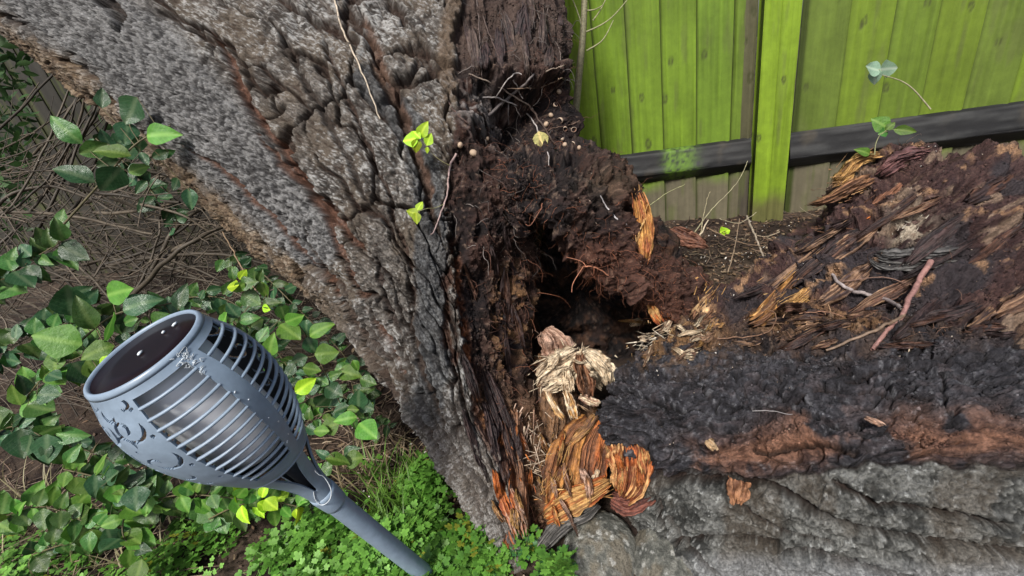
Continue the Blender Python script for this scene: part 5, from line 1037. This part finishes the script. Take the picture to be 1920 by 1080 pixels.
def region(polys):
    def f(r):
        x0, x1, y0, y1, t = polys[r.choice(len(polys), p=[p_[5] for p_ in polys])][:5]
        x = r.uniform(x0, x1); y = r.uniform(y0, y1)
        if t is not None and not t(x, y): return None
        return G(x, y)
    return f
cgreen = ([.075, .21, .025], [.19, .41, .065])
edge_ok = lambda x, y: x < 700 + (y - 740) * .80 + 10
r = np.random.default_rng(31)
o = cover(1700, region([(700, 940, 880, 1120, edge_ok, .34), (430, 820, 990, 1160, None, .26), (-200, 560, 940, 1180, lambda x, y: y > 960 + .10 * abs(x - 330), .32), (560, 720, 900, 1010, None, .04), (900, 1070, 1040, 1140, None, .04)]), (.045, .078), 'seedling_cover', cgreen, r)
tag(o, 'bright green feathery cow-parsley-like seedlings carpeting the soil', 'ground cover', kind='stuff')
o = cover(170, region([(905, 1065, 1012, 1100, lambda x, y: y > 1012 + abs(x - 985) * .25, 1.)]), (.035, .05), 'fern_seedlings', ([.05, .17, .055], [.09, .26, .08]), r, .08)
tag(o, 'darker ferny seedlings at the foot of the trunk', 'ground cover', kind='stuff')
acc = Acc()
for (n, a, b, c_, d_, L0, col) in [(260, 690, 800, 880, 1040, .09, (.11, .22, .03)), (120, 600, 760, 960, 1100, .07, (.10, .2, .03)), (160, -100, 330, 900, 1100, .12, (.30, .27, .15)), (90, 760, 980, 1000, 1100, .06, (.1, .2, .04)), (120, 640, 800, 820, 930, .08, (.28, .22, .13))]:
    for p in scatter_px(n, a, b, c_, d_, r):
        an = r.uniform(0, 6.28); L = L0 * r.uniform(.5, 1.3); D = np.array([math.cos(an), math.sin(an), 0]); ts_ = np.linspace(0, 1, 6); bd = r.uniform(.3, .9)
        q_ = p + np.outer(ts_ ** 1.6 * bd * L, D) + np.outer((ts_ - .35 * bd * ts_ ** 2) * L, [0, 0, 1]); sd_ = np.array([-D[1], D[0], 0]); w_ = (.0016 * (1 - ts_ ** 2) + .0002)[:, None]
        V = np.stack([q_ - sd_ * w_, q_ + sd_ * w_], 1).reshape(-1, 3); k_ = np.arange(5) * 2; acc.add(V, np.stack([k_, k_ + 1, k_ + 3, k_ + 2], 1), np.array(col) * r.uniform(.6, 1.4))
o = acc.build('grass_blades', m_cover, smooth=True); tag(o, 'thin green and straw-coloured grass blades among the seedlings', 'grass', kind='stuff')

# ------------------------------------------------------------------ the solar garden torch
TO = np.array([-.46432, -.08197, -.55689]) * .76; AX = np.array([.33515, -.74046, -.58257]); AX /= np.linalg.norm(AX)
midp = TO + AX * .12; E1 = -midp - AX * (AX @ -midp); E1 /= np.linalg.norm(E1); E2 = np.cross(AX, E1)
def tl(t, r_, ph):              # axis position, radius, angle (degrees) -> world
    t, r_, ph = np.broadcast_arrays(np.asarray(t, float), np.asarray(r_, float), np.radians(np.asarray(ph, float)))
    return W3(TO + t[..., None] * AX + r_[..., None] * (np.cos(ph)[..., None] * E1 + np.sin(ph)[..., None] * E2))
PR = np.array([(-.004, .0500), (-.005, .0535), (0, .0560), (.006, .0580), (.015, .0618), (.035, .0695), (.06, .0740), (.085, .0740), (.11, .0705), (.135, .0640), (.155, .0565), (.175, .0485), (.195, .0400), (.215, .0315), (.235, .0245), (.258, .0192), (.285, .0165), (.32, .0150)])
_pt = np.linspace(0, len(PR) - 1, 400); _pc = catmull(PR, 0, False, _pt)
def RAD(t): return np.interp(t, _pc[:, 0], _pc[:, 1])
torch = thing('garden_torch', 'blue-grey plastic solar garden torch with slatted cage head, tilted in the foreground', 'garden torch', tl(.32, 0, 0))
m_pl = mat('grey_blue_plastic', (.23, .30, .385), rough=.38, bump=.12, bscale=900, bdist=.0005, var=.14, vscale=60, spec=.5, rvar=.08)
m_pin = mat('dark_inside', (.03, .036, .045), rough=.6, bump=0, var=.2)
m_dif = mat('milky_diffuser', (.88, .90, .94), rough=.4, bump=0, var=.03, vscale=30)
m_sol = mat('solar_cell', (.010, .005, .006), rough=.3, bump=.02, bscale=200, bdist=.0005, var=.3, vscale=30, spec=.12)
m_glue = mat('white_residue', (.72, .78, .82), rough=.5, bump=.5, bscale=500, bdist=.001, var=.3)
def arcs():
    L = []
    def cres(ph, t, r_, a0, a1, w): L.append((ph, t, r_, a0, a1, w))
    for ph, t, r_, a0, a1, w in [(53, .072, .0155, -60, 200, .0024), (58, .070, .007, 100, 330, .0022), (64, .054, .008, -40, 160, .0022), (45, .050, .005, 30, 260, .0018), (66, .088, .012, 150, 340, .002), (52, .113, .018, 20, 200, .0026), (60, .116, .008, 180, 380, .002),
        (70, .108, .010, -70, 110, .002), (80, .075, .015, -20, 230, .0024), (83, .073, .006, 90, 340, .002), (84, .108, .013, 80, 290, .0022), (60, .148, .010, 0, 190, .002), (76, .140, .012, 160, 350, .0022), (92, .130, .010, 20, 220, .002), (94, .095, .009, -60, 150, .002), (93, .055, .010, 60, 260, .002),
        (78, .045, .007, -30, 170, .0018), (70, .165, .008, 20, 200, .0018), (90, .160, .008, 150, 340, .0018), (58, .170, .006, -20, 160, .0016)]: cres(ph, t, r_, a0, a1, w)
    return L
def fil_mask(ph, t):
    m = np.zeros(ph.shape, bool); R0 = RAD(t)
    for (cp, ct, r_, a0, a1, w) in arcs():
        ct = (ct - .04) * .98; r_ = r_ * .82; w = w * .85
        x = np.radians(ph - cp) * R0; y = t - ct; rr_ = np.hypot(x, y); an = np.degrees(np.arctan2(y, x)); k = (an - a0) % 360; span = a1 - a0
        tp = np.clip(np.minimum(k, span - k) / 40, 0, 1)
        m |= (np.abs(rr_ - r_) < w * tp) & (k < span)
    for cp, ct, w in [(41, .015, .0022), (41, .044, .0022), (41, .090, .0022), (41, .125, .0018), (63, .055, .0015), (74, .085, .0016), (87, .05, .0016)]:
        m |= np.hypot(np.radians(ph - cp) * R0, t - ct) < w
    return m
def bars_zone(ph):              # angle -> inside one of the four slatted windows
    a = (ph + 360) % 180
    return ((a > 167) | (a < 35.5)) , ((a > 104) & (a < 153))
TA, TB = .0085, .168
nt_, np_ = 330, 1080
tt = np.concatenate([np.linspace(-.004, .0085, 10)[:-1], np.linspace(.0085, .320, 290)]); nt_ = len(tt); ph = np.arange(np_) / np_ * 360
Tg, Pg = np.meshgrid(tt, ph, indexing='ij')
slope = 1.0
tq2 = np.clip(Tg, -.0038, .32); Rg = RAD(tq2)
groove = .0012 * np.exp(-((Tg - .186) / .0014) ** 2) + .0009 * np.exp(-((Tg - .306) / .0012) ** 2)
V1 = tl(Tg, Rg - groove, Pg).reshape(-1, 3); V2 = tl(Tg, np.maximum(Rg - .0028, .010), Pg).reshape(-1, 3)
Fq = gridfaces(nt_, np_, True); n1_ = len(V1)
tc2 = .5 * (Tg[:-1] + Tg[1:]).ravel(); pc2 = (Pg[:-1] + .5 * 360 / np_).ravel()
z1, z2 = bars_zone(pc2); hole = ((z1 | z2) & (tc2 > TA) & (tc2 < TB))
a180 = pc2 % 180; hole |= (a180 > 36.5) & (a180 < 103) & fil_mask(a180, tc2)
hw = np.interp(tc2, [.188, .193, .262, .264], [21, 20.5, 5, 0]); hc_ = np.minimum.reduce([np.abs((pc2 - c_ + 180) % 360 - 180) for c_ in (10, 70, 130, 190, 250, 310)]); hole |= (hc_ < hw) & (tc2 > .19) & (tc2 < .264)
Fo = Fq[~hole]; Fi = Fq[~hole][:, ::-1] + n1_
ed = np.vstack([Fo[:, [0, 1]], Fo[:, [1, 2]], Fo[:, [2, 3]], Fo[:, [3, 0]]]).astype(np.int64); key = ed.min(1) * 10000000 + ed.max(1); u_, inv, cnt = np.unique(key, return_inverse=True, return_counts=True); be = ed[cnt[inv] == 1]
Fe = np.stack([be[:, 1], be[:, 0], be[:, 0] + n1_, be[:, 1] + n1_], 1)
allF = np.vstack([Fo, Fi, Fe]); used = np.unique(allF); mp = np.full(2 * n1_, -1); mp[used] = np.arange(len(used))
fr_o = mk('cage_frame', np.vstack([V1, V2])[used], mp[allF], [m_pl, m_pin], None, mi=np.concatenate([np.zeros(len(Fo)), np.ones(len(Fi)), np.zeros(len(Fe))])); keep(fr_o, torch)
mdf = fr_o.modifiers.new('edge', 'EDGE_SPLIT'); mdf.split_angle = math.radians(50)
def sweep(path, prof, closed_prof=True):
    """path of (pos, outward, along) frames"""
    V = path[0][:, None] + prof[None, :, 0, None] * path[1][:, None] + prof[None, :, 1, None] * path[2][:, None]
    return V.reshape(-1, 3), gridfaces(len(path[0]), len(prof), True)
bar_mesh = {}
ZN = [(-14.5, 34.5), (-76.5, -25.5), (165.5, 214.5), (103.5, 154.5)]
nb = 13
for k in range(nb):
    t0 = TA + (TB - TA) * (k + .85) / (nb + .6); base = None
    for a, b in ((-13.5, 36), (-76.5, -26.5), (103.5, 153.5), (166.5, 216)):
        phs = np.linspace(a, b, 26); r0 = RAD(t0); pos = tl(t0, r0 - .0012, phs); out = tl(t0, r0 + .1, phs) - tl(t0, r0, phs); out /= np.linalg.norm(out, axis=1, keepdims=True); alg = np.broadcast_to(W3(AX) - W3(np.zeros(3)), pos.shape)
        th = np.arange(8) / 8 * 2 * np.pi + .39; prof = np.stack([.0021 * np.cos(th), .0017 * np.sin(th)], -1)
        V, Fb = sweep((pos, out, alg), prof); keep(mk('bar', V, Fb, m_pl), torch)
def lathe(name, prof, m, n=72, parent=torch, cap=False):
    prof = np.array(prof); V = tl(prof[:, 0][:, None], prof[:, 1][:, None], np.arange(n)[None] / n * 360).reshape(-1, 3); o = mk(name, V, gridfaces(len(prof), n, True), m)
    bm_fix(o); keep(o, parent); return o
lathe('rim', [(.002, .0505), (-.0026, .0508), (-.0046, .0518), (-.0052, .0530), (-.0044, .0545), (-.002, .0560), (.001, .0566), (.001, .054), (.004, .052)], m_pl, 120)
lathe('solar_panel', [(-.0022, .0005), (-.0022, .03), (-.0022, .0512), (.003, .0512), (.003, .0005)], m_sol, 120)
lathe('lid_underside', [(.0035, .001), (.0035, .053), (.006, .054), (.012, .045), (.012, .001)], m_pin, 90)
lathe('diffuser', [(.010, .001), (.010, .040), (.03, .0425), (.09, .0435), (.14, .0425), (.158, .038), (.164, .001)], m_dif, 90)
lathe('bulb_holder', [(.164, .001), (.164, .036), (.174, .036), (.186, .026), (.186, .001)], m_pin, 60)
lathe('neck_core', [(.186, .001), (.186, .009), (.30, .009), (.30, .001)], m_pin, 40)
lathe('collar', [(.284, .0150), (.2845, .0176), (.290, .0180), (.314, .0164), (.3185, .0160), (.320, .0145)], m_pl, 60)
J = TO + AX * .316; PD = AX; jw = W3(J); pdw = PD @ Rm.T; Lp = jw[2] / -pdw[2] + .10
pts = np.array([jw + pdw * s_ for s_ in np.linspace(0, Lp - .12, 40)]); V, Fq = tubeVF(pts, .0146, 40); pole = mk('pole', V, Fq, m_pl); bm_fix(pole); keep(pole, torch)
pts = np.array([jw + pdw * s_ for s_ in np.linspace(Lp - .12, Lp, 12)]); V, Fq = tubeVF(pts, [.013, .011, .002], 16); sp_ = mk('ground_spike', V, Fq, m_pin); bm_fix(sp_); keep(sp_, torch)
# scuffed pale residue on the strap, web thread at the neck
r = np.random.default_rng(3); acc = Acc()
for k in range(38):
    t0 = r.uniform(.0, .026); p0 = -15 + (t0 - .05) * 250 * .0 + r.normal(0, 2.6); q_ = [tl(t0 + r.normal(0, .0009) * j, RAD(t0) + .0006, p0 + r.normal(0, .8) * j) for j in range(4)]; V, Fq = tubeVF(np.array(q_), r.uniform(.00015, .0004), 4, 9); acc.add(V, Fq)
for k in range(6):
    t0 = r.uniform(.02, .16); p0 = r.uniform(-90, 60); 
    if (13 < ((p0 + 33) % 180)): p0 = -20 + r.normal(0, 4)
    q_ = [tl(t0 + r.normal(0, .001), RAD(t0) + .0004, p0 + r.normal(0, .6)) for j in range(3)]; V, Fq = tubeVF(np.array(q_), .0005, 4, 5); acc.add(V, Fq)
o = acc.build('pale_residue', m_glue); keep(o, torch); o['kind'] = 'stuff'
dn_ = .575
q_ = np.array([P(x_, y_, d_) for x_, y_, d_ in [(590, 882, .545), (598, 890, .55), (606, 893, .555), (615, 905, .56), (621, 920, .565), (619, 935, .57), (610, 945, .575), (600, 946, .575), (591, 936, .568), (588, 922, .56)]])
V, Fq = tubeVF(q_, .0006, 5, 60); o = mk('white_thread', V, Fq, m_glue); tag(o, 'loop of white spider thread hanging at the torch neck', 'thread')
for lb, px_, py_, s_ in [('white petal scrap in the middle of the dark solar disc', 264, 664, .0078), ('white petal scrap near the upper edge of the solar disc', 329, 610, .0085), ('smaller pale scrap between the two larger ones on the solar disc', 309, 624, .005)]:
    n_ = np.array(W3(-AX) - W3(np.zeros(3))); a_ = ray(px_, py_); c0 = tl(-.0023, 0, 0); s0 = ((c0 - CAM) @ n_) / (a_ @ n_); p_ = CAM + a_ * s0; M = frames(np.array([W3(E2 + E1 * .5) - CAM]), n_[None])[0]
    th = np.arange(10) / 10 * 6.283; rr_ = s_ * .5 * (.8 + .5 * r.uniform(-.5, .5, 10)); V = p_ + np.outer(rr_ * np.cos(th), M[:, 0]) + np.outer(rr_ * .5 * np.sin(th), M[:, 1]) + n_ * .0008; V = np.vstack([V, V + n_ * .0012, [p_ + n_ * .003]])
    k_ = np.arange(10); k2 = (k_ + 1) % 10; Fs = np.vstack([np.stack([k_, k2, k2 + 10], 1), np.stack([k_, k2 + 10, k_ + 10], 1), np.stack([k_ + 10, k2 + 10, np.full(10, 20)], 1), np.stack([k2, k_, np.full(10, 0)], 1)[1:-1]])
    o = mk('petal', V, Fs, m_glue); tag(o, lb, 'petal')
